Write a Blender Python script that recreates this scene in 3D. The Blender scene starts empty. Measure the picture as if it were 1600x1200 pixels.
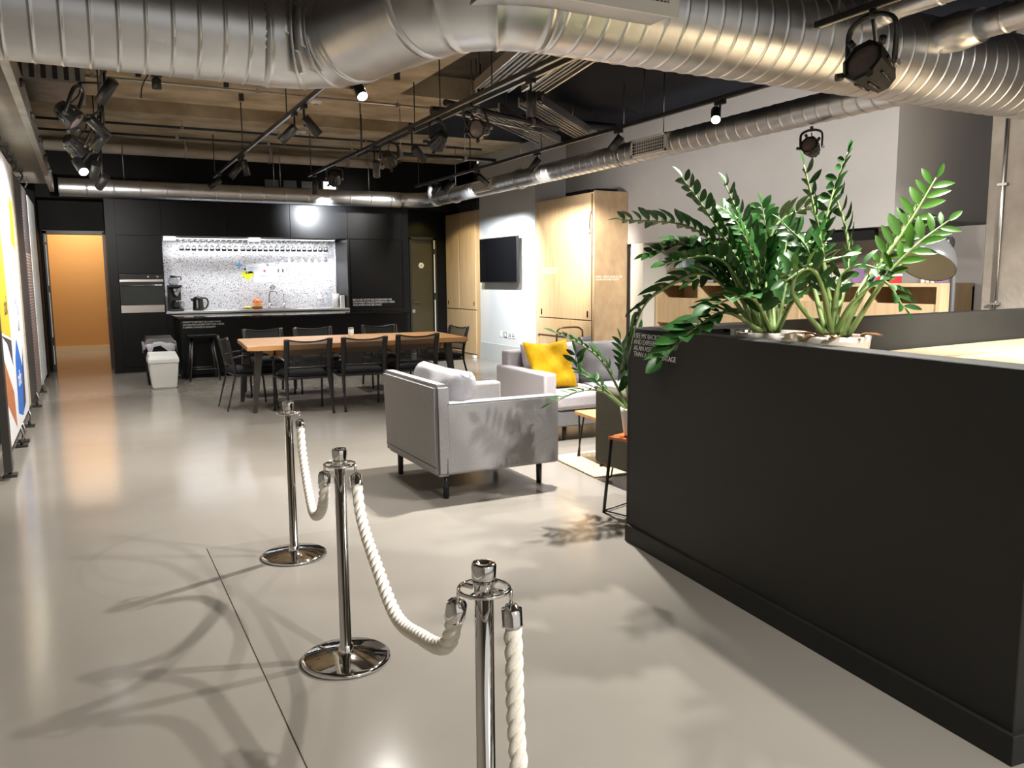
import bpy, bmesh, math, random
from mathutils import Vector, Matrix
random.seed(7)
PI = math.pi
sc = bpy.context.scene
COL = sc.collection

# ------------------------------------------------------------------ camera, world, exposure
def make_camera():
    yaw, pitch, roll = math.radians(27.3592), math.radians(7.3199), math.radians(-0.4219)
    fwd = Vector((math.sin(yaw)*math.cos(pitch), math.cos(yaw)*math.cos(pitch), -math.sin(pitch)))
    right = Vector((math.cos(yaw), -math.sin(yaw), 0)); up = right.cross(fwd)
    r = right*math.cos(roll) + up*math.sin(roll); u = up*math.cos(roll) - right*math.sin(roll)
    cd = bpy.data.cameras.new('camera'); cd.sensor_width = 36; cd.lens = 1275.71/1600*36
    cd.clip_start = 0.05; cd.clip_end = 100
    cam = bpy.data.objects.new('camera', cd); COL.objects.link(cam)
    m = Matrix((r, u, -fwd)).transposed().to_4x4(); m.translation = Vector((0, 0, 1.4))
    cam.matrix_world = m; sc.camera = cam
make_camera()
w = bpy.data.worlds.new('room_air'); sc.world = w; w.use_nodes = True
w.node_tree.nodes['Background'].inputs[0].default_value = (1.0, 0.96, 0.9, 1)
w.node_tree.nodes['Background'].inputs[1].default_value = 0.5
sc.view_settings.view_transform = 'Standard'; sc.view_settings.look = 'None'
sc.view_settings.gamma = 1.0; sc.view_settings.use_curve_mapping = False
sc.view_settings.exposure = 0.55
sc.cycles.use_denoising = True
sc.cycles.max_bounces = 6; sc.cycles.diffuse_bounces = 3; sc.cycles.glossy_bounces = 4
sc.cycles.transmission_bounces = 6; sc.cycles.sample_clamp_indirect = 6; sc.cycles.sample_clamp_direct = 0
sc.cycles.caustics_reflective = False; sc.cycles.caustics_refractive = False

def spot(name, loc, direction, watts, size=100, blend=0.6, col=(1, 0.95, 0.885), rad=0.045):
    l = bpy.data.lights.new(name, 'SPOT'); l.energy = watts; l.spot_size = math.radians(size)
    l.spot_blend = blend; l.color = col; l.shadow_soft_size = rad
    o = bpy.data.objects.new(name, l); COL.objects.link(o); o.location = loc
    o.rotation_euler = Vector(direction).to_track_quat('-Z', 'Y').to_euler(); return o
def area(name, loc, direction, watts, sx, sy, col=(1, 1, 1)):
    l = bpy.data.lights.new(name, 'AREA'); l.energy = watts; l.shape = 'RECTANGLE'; l.size = sx; l.size_y = sy
    l.color = col; o = bpy.data.objects.new(name, l); COL.objects.link(o); o.location = loc
    o.rotation_euler = Vector(direction).to_track_quat('-Z', 'Y').to_euler(); return o
def toward(a, b): return Vector(b) - Vector(a)

# light of the room's track spots, plus added unseen spots and wall washes
KEY = 1.0
LAMPS = [  # (position, aim point, watts, cone)
 ((2.90, 2.10, 2.78), (1.0, 2.2, 0), 200, 130),
 ((3.25, 2.88, 2.72), (1.6, 2.6, 0), 190, 115),
 ((1.9, -1.0, 3.1), (1.7, 0.85, 0), 400, 84),  # unseen spot behind the camera to brighten the near floor
 ((4.9, 0.6, 3.0), (5.1, 3.1, 0.9), 2000, 72),  # unseen spot that brightens the booth desk
 ((3.0, 4.95, 2.82), (2.4, 5.0, 0), 600, 92),
 ((4.92, 5.6, 2.75), (4.5, 5.45, 0.4), 110, 66),
 ((4.92, 7.05, 2.75), (4.3, 6.6, 0.2), 300, 72),
 ((1.77, 7.3, 2.8), (2.3, 8.6, 0), 70, 110),
 ((1.77, 7.6, 2.66), (0.5, 7.4, 0), 110, 110),
 ((1.9, 5.9, 2.75), (0.3, 5.0, 0), 100, 95),
 ((1.72, 10.55, 2.68), (0.5, 10.4, 0), 80, 115),
 ((3.0, 9.15, 2.6), (3.0, 9.3, 0), 190, 115),
 ((3.54, 5.95, 2.8), (3.6, 6.3, 0), 90, 115),
 ((3.7, 11.4, 2.7), (3.5, 10.9, 0), 110, 100),
 ((0.2, 8.5, 2.25), (-0.57, 8.5, 1.3), 120, 140),
 ((0.2, 6.2, 2.35), (-0.57, 7.4, 1.2), 120, 130),
 ((0.2, 10.6, 2.4), (-0.57, 12.3, 1.4), 130, 120),
 ((5.28, 9.2, 2.50), (6.75, 8.8, 2.1), 24, 165),  # added wash for the right bulkhead, no fitting here
 ((5.28, 7.6, 2.50), (6.75, 7.5, 2.2), 30, 165),  # added wash for the same wall, also without a fitting
 ((5.28, 6.0, 2.50), (6.75, 6.1, 2.1), 34, 165),  # nearest added wash, again no fitting
 ((5.3, 4.35, 2.48), (7.5, 5.1, 2.2), 75, 140),  # added spot to lift the bulkhead return, the flood nearby is unlit
]
for i, (p, t, wt, ang) in enumerate(LAMPS):
    spot('track_and_fill_light', p, toward(p, t), wt*KEY, ang, rad=0.04)
# tight pools on the cupboards, the white wall and the kitchen fronts
spot('pool_light', (4.95, 9.0, 2.75), toward((4.95, 9.0, 2.75), (6.2, 10.05, 1.8)), 620, 66, 0.95, (1, 0.93, 0.82))
spot('pool_light', (4.92, 11.3, 2.75), toward((4.92, 11.3, 2.75), (6.2, 12.2, 1.2)), 430, 95, 0.8, (0.93, 0.97, 1))
spot('pool_light', (4.92, 12.6, 2.75), toward((4.92, 12.6, 2.75), (6.2, 13.9, 1.2)), 75, 62, 0.4, (1, .80, .45))
spot('pool_light', (3.52, 13.2, 2.56), toward((3.52, 13.2, 2.56), (3.55, 13.95, 2.5)), 330, 100, 1.0, (0.93, 0.96, 1), 0.06)
spot('pool_light', (4.92, 12.0, 2.8), toward((4.92, 12.0, 2.8), (4.3, 13.95, 1.9)), 230, 75, 0.9)
area('cabinet_strip_light', (2.5, 14.1, 2.05), (0, 0.15, -1), 26, 2.7, 0.06, (0.96, 0.98, 1))
area('corridor_light', (0.0, 18.2, 2.9), (0, 0.2, -1), 34, 1.0, 0.6, (1, 0.88, 0.70))
spot('corridor_light', (5.7, 14.3, 2.6), toward((5.7, 14.3, 2.6), (5.65, 14.75, 1.9)), 10, 90, 0.9, (1, .85, .2))

# ------------------------------------------------------------------ materials
MATS = {}
def mat(name, col, rough=0.5, metal=0.0, var=0.0, vscale=8.0, bump=0.0, bscale=60.0, emit=None, estr=0.0,
        spec=0.5, coat=0.0, stretch=None, col2=None, trans=0.0, alpha=1.0, rvar=0.0, aniso=0.0):
    if name in MATS: return MATS[name]
    m = bpy.data.materials.new(name); m.use_nodes = True; nt = m.node_tree; N = nt.nodes; Lk = nt.links
    b = N['Principled BSDF']
    b.inputs['Base Color'].default_value = (*col, 1); b.inputs['Roughness'].default_value = rough
    b.inputs['Metallic'].default_value = metal; b.inputs['Specular IOR Level'].default_value = spec
    b.inputs['Coat Weight'].default_value = coat; b.inputs['Transmission Weight'].default_value = trans
    b.inputs['Alpha'].default_value = alpha
    if emit: b.inputs['Emission Color'].default_value = (*emit, 1); b.inputs['Emission Strength'].default_value = estr
    tc = N.new('ShaderNodeTexCoord'); src = tc.outputs['Object']
    if stretch:
        mp = N.new('ShaderNodeMapping'); mp.inputs['Scale'].default_value = stretch
        Lk.new(src, mp.inputs[0]); src = mp.outputs[0]
    if var > 0 or col2:
        n = N.new('ShaderNodeTexNoise'); n.inputs['Scale'].default_value = vscale; n.inputs['Detail'].default_value = 5
        Lk.new(src, n.inputs['Vector'])
        r = N.new('ShaderNodeValToRGB'); Lk.new(n.outputs[0], r.inputs[0])
        c2 = col2 or tuple(min(1, c*(1+var)) for c in col)
        c1 = col if col2 else tuple(c*(1-var) for c in col)
        r.color_ramp.elements[0].position = 0.3; r.color_ramp.elements[1].position = 0.7
        r.color_ramp.elements[0].color = (*c1, 1); r.color_ramp.elements[1].color = (*c2, 1)
        Lk.new(r.outputs[0], b.inputs['Base Color'])
        if rvar > 0:
            mr = N.new('ShaderNodeMapRange'); mr.inputs[3].default_value = max(0.02, rough-rvar); mr.inputs[4].default_value = rough+rvar
            Lk.new(n.outputs[0], mr.inputs[0]); Lk.new(mr.outputs[0], b.inputs['Roughness'])
    if bump > 0:
        n2 = N.new('ShaderNodeTexNoise'); n2.inputs['Scale'].default_value = bscale; n2.inputs['Detail'].default_value = 4
        Lk.new(src, n2.inputs['Vector'])
        bp = N.new('ShaderNodeBump'); bp.inputs['Strength'].default_value = bump; bp.inputs['Distance'].default_value = 0.01
        Lk.new(n2.outputs[0], bp.inputs['Height']); Lk.new(bp.outputs[0], b.inputs['Normal'])
    MATS[name] = m; return m
M = {}
M['black'] = mat('matt_black', (0.004, 0.004, 0.004), 0.55, spec=0.15, var=0.15, vscale=3)
M['black_metal'] = mat('black_powder_coat', (0.012, 0.012, 0.013), 0.38)
M['kitchen'] = mat('black_laminate', (0.0042, 0.0045, 0.0052), 0.40, var=0.1, vscale=2, bump=0.03, bscale=200, spec=0.18)
M['booth'] = mat('charcoal_paint', (0.0165, 0.0165, 0.015), 0.6, spec=0.35, var=0.12, vscale=2.5, bump=0.06, bscale=160)
M['white'] = mat('white_plastic', (0.75, 0.75, 0.73), 0.4)
M['chrome'] = mat('polished_chrome', (0.72, 0.71, 0.70), 0.06, 1.0)
M['steel'] = mat('brushed_steel', (0.42, 0.41, 0.40), 0.3, 1.0)
M['dark_steel'] = mat('dark_steel', (0.10, 0.10, 0.10), 0.3, 1.0)
M['galv'] = mat('galvanised_steel', (0.60, 0.61, 0.63), 0.36, 1.0, var=0.08, vscale=5, bump=0.04, bscale=9, rvar=0.06)
M['galv_dull'] = mat('dull_galvanised', (0.30, 0.30, 0.29), 0.42, 0.9, var=0.2, vscale=7)
M['wall'] = mat('grey_plaster', (0.36, 0.345, 0.335), 0.8, var=0.03, vscale=2, bump=0.03, bscale=90)
M['wall_white'] = mat('white_plaster', (0.58, 0.60, 0.61), 0.7, var=0.02, vscale=2)
M['cream'] = mat('cream_plaster', (0.62, 0.60, 0.54), 0.8)
M['soffit'] = mat('beige_plaster', (0.22, 0.20, 0.17), 0.8, var=0.12, vscale=3)
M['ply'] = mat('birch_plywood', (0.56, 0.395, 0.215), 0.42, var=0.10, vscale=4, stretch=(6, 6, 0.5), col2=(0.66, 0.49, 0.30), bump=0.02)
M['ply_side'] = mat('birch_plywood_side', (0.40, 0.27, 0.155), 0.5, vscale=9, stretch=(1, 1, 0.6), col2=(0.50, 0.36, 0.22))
M['ply_top'] = mat('pine_desktop', (0.66, 0.50, 0.30), 0.4, vscale=5, stretch=(0.6, 6, 6), col2=(0.74, 0.6, 0.40))
M['oak'] = mat('live_edge_oak', (0.50, 0.24, 0.085), 0.35, vscale=3.5, stretch=(0.5, 5, 5), col2=(0.66, 0.37, 0.15), bump=0.03)
M['concrete'] = mat('raw_concrete', (0.32, 0.28, 0.235), 0.85, vscale=3, col2=(0.46, 0.41, 0.35), bump=0.25, bscale=30)
M['concrete_warm'] = mat('board_marked_concrete', (0.26, 0.195, 0.115), 0.85, vscale=1.9, stretch=(1.1, 1.3, 1.3), col2=(0.54, 0.455, 0.325), bump=0.7, bscale=14)
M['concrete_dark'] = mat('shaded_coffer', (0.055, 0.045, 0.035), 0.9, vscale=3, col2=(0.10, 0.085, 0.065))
M['ceil_black'] = mat('dark_blue_ceiling_paint', (0.006, 0.008, 0.015), 0.8, spec=0.2)
M['fabric'] = mat('grey_fabric', (0.30, 0.295, 0.30), 0.9, var=0.12, vscale=140, bump=0.25, bscale=260, spec=0.2)
M['fabric_dark'] = mat('mid_grey_fabric', (0.20, 0.195, 0.205), 0.9, var=0.12, vscale=140, bump=0.25, bscale=260, spec=0.2)
M['fabric_lilac'] = mat('pale_grey_fabric', (0.50, 0.48, 0.52), 0.9, var=0.10, vscale=140, bump=0.25, bscale=260, spec=0.2)
M['taupe'] = mat('taupe_fabric', (0.085, 0.075, 0.055), 0.85, var=0.12, vscale=90, bump=0.2, bscale=220, spec=0.25)
M['piping'] = mat('dark_piping', (0.05, 0.05, 0.055), 0.8)
M['yellow'] = mat('yellow_cotton', (0.62, 0.36, 0.008), 0.85, var=0.10, vscale=30, bump=0.5, bscale=12, spec=0.2)
M['rope'] = mat('white_cotton_rope', (0.86, 0.82, 0.73), 0.9, var=0.07, vscale=60, bump=0.2, bscale=300, spec=0.15)
M['leaf'] = mat('glossy_leaf', (0.016, 0.062, 0.013), 0.36, vscale=6, col2=(0.03, 0.11, 0.02), spec=0.42)
M['leaf_new'] = mat('young_leaf', (0.035, 0.115, 0.012), 0.38, vscale=6, col2=(0.07, 0.185, 0.02), spec=0.42)
M['stem'] = mat('green_stem', (0.16, 0.26, 0.07), 0.45, vscale=10, col2=(0.28, 0.38, 0.14))
M['soil'] = mat('dark_soil', (0.03, 0.018, 0.01), 0.95, bump=0.6, bscale=60)
M['husk'] = mat('brown_husk', (0.24, 0.10, 0.035), 0.8, vscale=20, col2=(0.36, 0.18, 0.07))
M['ceramic'] = mat('white_glazed_pot', (0.70, 0.66, 0.60), 0.3)
M['lens'] = mat('lit_lamp_lens', (1, 1, 1), 0.3, emit=(1, 0.97, 0.92), estr=14)
M['lens_bright'] = mat('bright_lamp_lens', (1, 1, 1), 0.3, emit=(1, 0.98, 0.97), estr=14)
M['lens_off'] = mat('unlit_lens', (0.17, 0.13, 0.125), 0.25, var=0.1, vscale=80)
M['strip'] = mat('lit_strip', (1, 1, 1), 0.4, emit=(0.97, 0.99, 1), estr=7)
M['orange_wall'] = mat('orange_wallpaper', (0.55, 0.30, 0.10), 0.75, var=0.05, vscale=60, bump=0.1, bscale=200)
M['olive_door'] = mat('olive_door', (0.045, 0.037, 0.012), 0.4, var=0.08)
M['stool_top'] = mat('orange_lacquer', (0.62, 0.15, 0.035), 0.35)
M['rug'] = mat('woven_jute', (0.42, 0.32, 0.19), 0.95, vscale=42, col2=(0.74, 0.64, 0.47), bump=1.0, bscale=60)
M['screen'] = mat('tv_glass', (0.006, 0.006, 0.007), 0.12)
M['glass'] = mat('clear_glass', (0.95, 0.97, 0.97), 0.03, trans=1.0, spec=0.5)
M['seatpad'] = mat('black_seat_fabric', (0.010, 0.010, 0.013), 0.8, spec=0.3, bump=0.15, bscale=200)
M['chair_metal'] = mat('black_satin_steel', (0.006, 0.006, 0.007), 0.34)
M['bronze'] = mat('bronze_tube', (0.20, 0.13, 0.07), 0.35, 1.0)
M['lamp_grey'] = mat('grey_enamel', (0.075, 0.078, 0.082), 0.35)
M['lamp_inside'] = mat('cream_enamel', (0.62, 0.59, 0.47), 0.5)
M['bin_white'] = mat('white_bin_plastic', (0.62, 0.62, 0.60), 0.4)
M['bag'] = mat('grey_bin_bag', (0.30, 0.30, 0.32), 0.4, bump=0.6, bscale=14)
M['hook'] = mat('dark_fitting', (0.03, 0.027, 0.025), 0.45)

def wave_mat(name, c1, c2, scale, axis='Z', rough=0.5, metal=0.0):
    m = bpy.data.materials.new(name); m.use_nodes = True; nt = m.node_tree; N = nt.nodes
    b = N['Principled BSDF']; b.inputs['Roughness'].default_value = rough; b.inputs['Metallic'].default_value = metal
    tc = N.new('ShaderNodeTexCoord'); wv = N.new('ShaderNodeTexWave'); wv.bands_direction = axis
    wv.inputs['Scale'].default_value = scale; nt.links.new(tc.outputs['Object'], wv.inputs[0])
    r = N.new('ShaderNodeValToRGB'); r.color_ramp.elements[0].color = (*c1, 1); r.color_ramp.elements[1].color = (*c2, 1)
    nt.links.new(wv.outputs[0], r.inputs[0]); nt.links.new(r.outputs[0], b.inputs['Base Color']); MATS[name] = m; return m
M['corrugated'] = wave_mat('corrugated_print', (0.05, 0.045, 0.045), (0.34, 0.25, 0.22), 9)
M['ribbed'] = wave_mat('ribbed_tray', (0.07, 0.068, 0.064), (0.36, 0.35, 0.33), 14, 'X', 0.45, 0.6)

def terrazzo():
    m = bpy.data.materials.new('terrazzo'); m.use_nodes = True; nt = m.node_tree; N = nt.nodes; L = nt.links
    b = N['Principled BSDF']; b.inputs['Roughness'].default_value = 0.35
    tc = N.new('ShaderNodeTexCoord')
    nz = N.new('ShaderNodeTexNoise'); nz.inputs['Scale'].default_value = 40; L.new(tc.outputs['Object'], nz.inputs['Vector'])
    mx = N.new('ShaderNodeMixRGB'); mx.inputs[0].default_value = 0.03; L.new(tc.outputs['Object'], mx.inputs[1]); L.new(nz.outputs[1], mx.inputs[2])
    cur = None
    for sc_, th, c in ((44, 0.32, (0.03, 0.03, 0.035)), (60, 0.32, (0.24, 0.23, 0.27)), (85, 0.30, (0.10, 0.08, 0.09))):
        v = N.new('ShaderNodeTexVoronoi'); v.inputs['Scale'].default_value = sc_; L.new(mx.outputs[0], v.inputs['Vector'])
        cr = N.new('ShaderNodeMath'); cr.operation = 'LESS_THAN'; cr.inputs[1].default_value = th; L.new(v.outputs['Distance'], cr.inputs[0])
        sep = N.new('ShaderNodeSeparateColor'); L.new(v.outputs['Color'], sep.inputs[0])
        g = N.new('ShaderNodeMath'); g.operation = 'GREATER_THAN'; g.inputs[1].default_value = 0.52; L.new(sep.outputs[0], g.inputs[0])
        mu = N.new('ShaderNodeMath'); mu.operation = 'MULTIPLY'; L.new(cr.outputs[0], mu.inputs[0]); L.new(g.outputs[0], mu.inputs[1])
        mm = N.new('ShaderNodeMixRGB'); L.new(mu.outputs[0], mm.inputs[0]); mm.inputs[2].default_value = (*c, 1)
        if cur is None: mm.inputs[1].default_value = (0.66, 0.66, 0.69, 1)
        else: L.new(cur.outputs[0], mm.inputs[1])
        cur = mm
    L.new(cur.outputs[0], b.inputs['Base Color']); MATS['terrazzo'] = m; return m
M['terrazzo'] = terrazzo()

def floor_mat():
    m = bpy.data.materials.new('polished_screed'); m.use_nodes = True; nt = m.node_tree; N = nt.nodes; L = nt.links
    b = N['Principled BSDF']; b.inputs['Specular IOR Level'].default_value = 0.30
    b.inputs['Coat Weight'].default_value = 0.0
    tc = N.new('ShaderNodeTexCoord')
    n1 = N.new('ShaderNodeTexNoise'); n1.inputs['Scale'].default_value = 0.45; n1.inputs['Detail'].default_value = 2; L.new(tc.outputs['Object'], n1.inputs['Vector'])
    n2 = N.new('ShaderNodeTexNoise'); n2.inputs['Scale'].default_value = 3; n2.inputs['Detail'].default_value = 3; L.new(tc.outputs['Object'], n2.inputs['Vector'])
    r = N.new('ShaderNodeValToRGB'); L.new(n1.outputs[0], r.inputs[0])
    r.color_ramp.elements[0].position = 0.3; r.color_ramp.elements[1].position = 0.7
    r.color_ramp.elements[0].color = (0.268, 0.248, 0.218, 1); r.color_ramp.elements[1].color = (0.305, 0.284, 0.252, 1)
    mx = N.new('ShaderNodeMixRGB'); mx.blend_type = 'OVERLAY'; mx.inputs[0].default_value = 0.05
    L.new(r.outputs[0], mx.inputs[1]); L.new(n2.outputs[0], mx.inputs[2])
    cur = mx.outputs[0]
    sep = N.new('ShaderNodeSeparateXYZ'); L.new(tc.outputs['Object'], sep.inputs[0])
    def math_(op, a, bb=None):
        n = N.new('ShaderNodeMath'); n.operation = op
        for i, s in enumerate((a, bb)):
            if s is None: continue
            if isinstance(s, (int, float)): n.inputs[i].default_value = s
            else: L.new(s, n.inputs[i])
        return n.outputs[0]
    # curved scuff trails, worn out towards their ends
    for (cx, cy, rad, wid, amt) in ((0.42, 4.45, 0.48, 0.03, 0.13), (0.5, 4.3, 0.62, 0.02, 0.08)):
        dx = math_('SUBTRACT', sep.outputs[0], cx); dy = math_('SUBTRACT', sep.outputs[1], cy)
        d = math_('SQRT', math_('ADD', math_('MULTIPLY', dx, dx), math_('MULTIPLY', dy, dy)))
        e = math_('DIVIDE', math_('ABSOLUTE', math_('SUBTRACT', d, rad)), wid)
        k = math_('SUBTRACT', 1.0, e); k = math_('MAXIMUM', k, 0.0); k = math_('MINIMUM', math_('MULTIPLY', k, 2.0), 1.0)
        k = math_('MULTIPLY', k, math_('MINIMUM', math_('MAXIMUM', math_('MULTIPLY', math_('SUBTRACT', 0.0, dx), 1.2), 0.0), 1.0))
        k = math_('MULTIPLY', k, amt)
        mm = N.new('ShaderNodeMixRGB'); L.new(k, mm.inputs[0]); L.new(cur, mm.inputs[1]); mm.inputs[2].default_value = (0.10, 0.09, 0.075, 1); cur = mm.outputs[0]
    # shadow right of the joint, painted into the floor colour, fading rightwards
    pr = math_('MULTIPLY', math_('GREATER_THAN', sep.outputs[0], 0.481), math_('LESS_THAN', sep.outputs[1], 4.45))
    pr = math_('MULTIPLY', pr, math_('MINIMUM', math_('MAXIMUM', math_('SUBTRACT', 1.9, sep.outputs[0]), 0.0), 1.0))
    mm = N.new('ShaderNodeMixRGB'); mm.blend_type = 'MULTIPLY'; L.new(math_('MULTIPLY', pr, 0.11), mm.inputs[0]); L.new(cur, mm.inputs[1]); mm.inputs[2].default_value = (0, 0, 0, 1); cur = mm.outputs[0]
    L.new(cur, b.inputs['Base Color'])
    mr = N.new('ShaderNodeMapRange'); mr.inputs[1].default_value = 0.3; mr.inputs[2].default_value = 0.7
    mr.inputs[3].default_value = 0.135; mr.inputs[4].default_value = 0.175; L.new(n2.outputs[0], mr.inputs[0]); L.new(mr.outputs[0], b.inputs['Roughness'])
    n3 = N.new('ShaderNodeTexNoise'); n3.inputs['Scale'].default_value = 1.6; L.new(tc.outputs['Object'], n3.inputs['Vector'])
    bp = N.new('ShaderNodeBump'); bp.inputs['Strength'].default_value = 0.015; bp.inputs['Distance'].default_value = 0.01
    L.new(n3.outputs[0], bp.inputs['Height']); L.new(bp.outputs[0], b.inputs['Normal'])
    return m
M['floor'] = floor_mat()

# ------------------------------------------------------------------ mesh helpers
W = {}          # world matrix of every object built, so children can be authored in world coordinates
class MB:
    def __init__(s): s.bm = bmesh.new(); s.T = Matrix.Identity(4)
    def _add(s, verts, faces, smooth=False):
        vs = [s.bm.verts.new(s.T @ Vector(v)) for v in verts]
        for f in faces:
            try:
                fc = s.bm.faces.new([vs[i] for i in f]); fc.smooth = smooth
            except ValueError: pass
        return vs
    def box(s, x0, x1, y0, y1, z0, z1, bev=0.0, seg=2):
        vs = s._add([(x0,y0,z0),(x1,y0,z0),(x1,y1,z0),(x0,y1,z0),(x0,y0,z1),(x1,y0,z1),(x1,y1,z1),(x0,y1,z1)],
                    [(0,3,2,1),(4,5,6,7),(0,1,5,4),(1,2,6,5),(2,3,7,6),(3,0,4,7)])
        if bev > 0:
            es = list({e for v in vs for e in v.link_edges})
            r = bmesh.ops.bevel(s.bm, geom=es, offset=bev, segments=seg, affect='EDGES', profile=0.5)
            for f in r['faces']: f.smooth = True
        return s
    def prism(s, pts, z0, z1, bev=0.0, seg=2):      # plan polygon, counter-clockwise
        n = len(pts)
        vs = s._add([(p[0],p[1],z0) for p in pts]+[(p[0],p[1],z1) for p in pts],
               [tuple(reversed(range(n))), tuple(range(n,2*n))]+[(i,(i+1)%n,n+(i+1)%n,n+i) for i in range(n)])
        if bev > 0:
            es = list({e for v in vs for e in v.link_edges})
            bmesh.ops.bevel(s.bm, geom=es, offset=bev, segments=seg, affect='EDGES', profile=0.5)
        return s
    def hull8(s, pts):                               # 8 corners: bottom 4 then top 4
        s._add(pts, [(0,3,2,1),(4,5,6,7),(0,1,5,4),(1,2,6,5),(2,3,7,6),(3,0,4,7)]); return s
    def tube(s, path, r, seg=10, caps=True, smooth=True, flat=1.0, up=None):
        path = [Vector(p) for p in path]; n = len(path)
        rs = r if isinstance(r, (list, tuple)) else [r]*n
        t0 = (path[1]-path[0]).normalized()
        u = Vector(up) if up else (Vector((0,0,1)) if abs(t0.z) < 0.9 else Vector((1,0,0)))
        a = (u - t0*u.dot(t0)).normalized(); rings = []
        for i in range(n):
            t = (path[min(i+1,n-1)]-path[max(i-1,0)]).normalized()
            a = (a - t*a.dot(t)).normalized(); b = t.cross(a)
            rings.append([path[i]+(a*math.cos(2*PI*k/seg)*flat+b*math.sin(2*PI*k/seg))*rs[i] for k in range(seg)])
        vv = [p for rg in rings for p in rg]; ff = []
        for i in range(n-1):
            for k in range(seg):
                k2 = (k+1)%seg; ff.append((i*seg+k, i*seg+k2, (i+1)*seg+k2, (i+1)*seg+k))
        vs = s._add(vv, ff, smooth)
        if caps:
            for base, rev in ((0, True), ((n-1)*seg, False)):
                idx = [vs[base+k] for k in range(seg)]
                if rev: idx.reverse()
                try: s.bm.faces.new(idx)
                except ValueError: pass
        return s
    def cyl(s, p0, p1, r0, r1=None, seg=16, caps=True): return s.tube([p0, p1], [r0, r0 if r1 is None else r1], seg, caps)
    def lathe(s, prof, c=(0,0,0), axis=(0,0,1), seg=28, smooth=True):
        ax = Vector(axis).normalized(); q = Vector((0,0,1)).rotation_difference(ax)
        c = Vector(c); vv = []; ff = []; n = len(prof)
        for (r, z) in prof:
            for k in range(seg):
                vv.append(c + q @ Vector((max(r,1e-4)*math.cos(2*PI*k/seg), max(r,1e-4)*math.sin(2*PI*k/seg), z)))
        for i in range(n-1):
            for k in range(seg):
                k2=(k+1)%seg; ff.append((i*seg+k, i*seg+k2, (i+1)*seg+k2, (i+1)*seg+k))
        s._add(vv, ff, smooth); return s
    def cushion(s, c, size, rot=None, puff=0.5, n=14, wrinkle=0.0, seed=0, pinch=0.0):
        # pillow: two domed sheets meeting at a seam
        rnd = random.Random(seed); ph = [rnd.uniform(0, 6.28) for _ in range(6)]
        R = (rot or Matrix.Identity(3)); c = Vector(c); sx, sy, sz = size; vv = []; ff = []
        def pt(i, j, side):
            u = 2*i/n-1; v = 2*j/n-1
            e = max(0.0, (1-u**4))**puff * max(0.0, (1-v**4))**puff
            h = sz/2*e*side
            h += wrinkle*e*(math.sin(5*u+3*v+ph[0])+math.sin(7*v-4*u+ph[1])*0.6)*side
            k = 1 - pinch*(1-abs(u))*(abs(v)**3) ; k2 = 1 - pinch*(1-abs(v))*(abs(u)**3)
            return c + R @ Vector((u*sx/2*k2, v*sy/2*k, h))
        for side in (1, -1):
            o = len(vv)
            for i in range(n+1):
                for j in range(n+1): vv.append(pt(i, j, side))
            for i in range(n):
                for j in range(n):
                    q = (o+i*(n+1)+j, o+(i+1)*(n+1)+j, o+(i+1)*(n+1)+j+1, o+i*(n+1)+j+1)
                    ff.append(q if side > 0 else tuple(reversed(q)))
        s._add(vv, ff, True); bmesh.ops.remove_doubles(s.bm, verts=s.bm.verts[:], dist=0.0005); return s
    def build(s, name, m, parent=None):
        me = bpy.data.meshes.new(name)
        if parent is not None: s.bm.transform(W[parent].inverted())
        bmesh.ops.recalc_face_normals(s.bm, faces=s.bm.faces[:])
        s.bm.to_mesh(me); s.bm.free(); me.materials.append(m)
        o = bpy.data.objects.new(name, me); COL.objects.link(o)
        if parent is not None: o.parent = parent; W[o] = W[parent]
        else: W[o] = Matrix.Identity(4)
        return o
def tag(o, label=None, cat=None, group=None, kind=None):
    if label: o['label'] = label
    if cat: o['category'] = cat
    if group: o['group'] = group
    if kind: o['kind'] = kind
    return o
def empty(name, loc, label, cat, group=None, rz=0.0):
    o = bpy.data.objects.new(name, None); COL.objects.link(o); o.location = loc; o.rotation_euler = (0,0,rz)
    o.empty_display_size = 0.1
    W[o] = Matrix.Translation(loc) @ Matrix.Rotation(rz, 4, 'Z'); tag(o, label, cat, group); return o
def struct(name, mb, m): return tag(mb.build(name, m), kind='structure')
def kids(o): return [c for c in list(COL.objects) if c.parent == o]
def copy_tree(o, parent=None):
    c = o.copy(); COL.objects.link(c)
    if parent is not None: c.parent = parent
    for ch in kids(o): copy_tree(ch, c)
    return c
def bez(pts, n=14):                                    # Catmull-Rom through the points
    P = [Vector(p) for p in pts]; P = [2*P[0]-P[1]]+P+[2*P[-1]-P[-2]]; out = []
    for i in range(1, len(P)-2):
        for k in range(n):
            t = k/n; a, b, c, d = P[i-1], P[i], P[i+1], P[i+2]
            out.append(0.5*((2*b)+(c-a)*t+(2*a-5*b+4*c-d)*t*t+(3*b-a-3*c+d)*t**3))
    out.append(P[-2]); return out
def text(body, size, loc, rot, parent, m, name='lettering', spacing=1.0, line=1.0, align='LEFT'):
    cu = bpy.data.curves.new(name, 'FONT'); cu.body = body; cu.size = size; cu.align_x = align; cu.extrude = 0.0006
    cu.space_character = spacing; cu.space_line = line; cu.materials.append(m)
    o = bpy.data.objects.new(name, cu); COL.objects.link(o)
    bpy.context.view_layer.update()
    me = bpy.data.meshes.new_from_object(o.evaluated_get(bpy.context.evaluated_depsgraph_get()))
    bpy.data.objects.remove(o); bpy.data.curves.remove(cu); me.name = name
    me.transform(W[parent].inverted() @ Matrix.Translation(loc) @ rot.to_4x4())
    if not me.materials: me.materials.append(m)
    o = bpy.data.objects.new(name, me); COL.objects.link(o); o.parent = parent; W[o] = W[parent]
    return o
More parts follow.
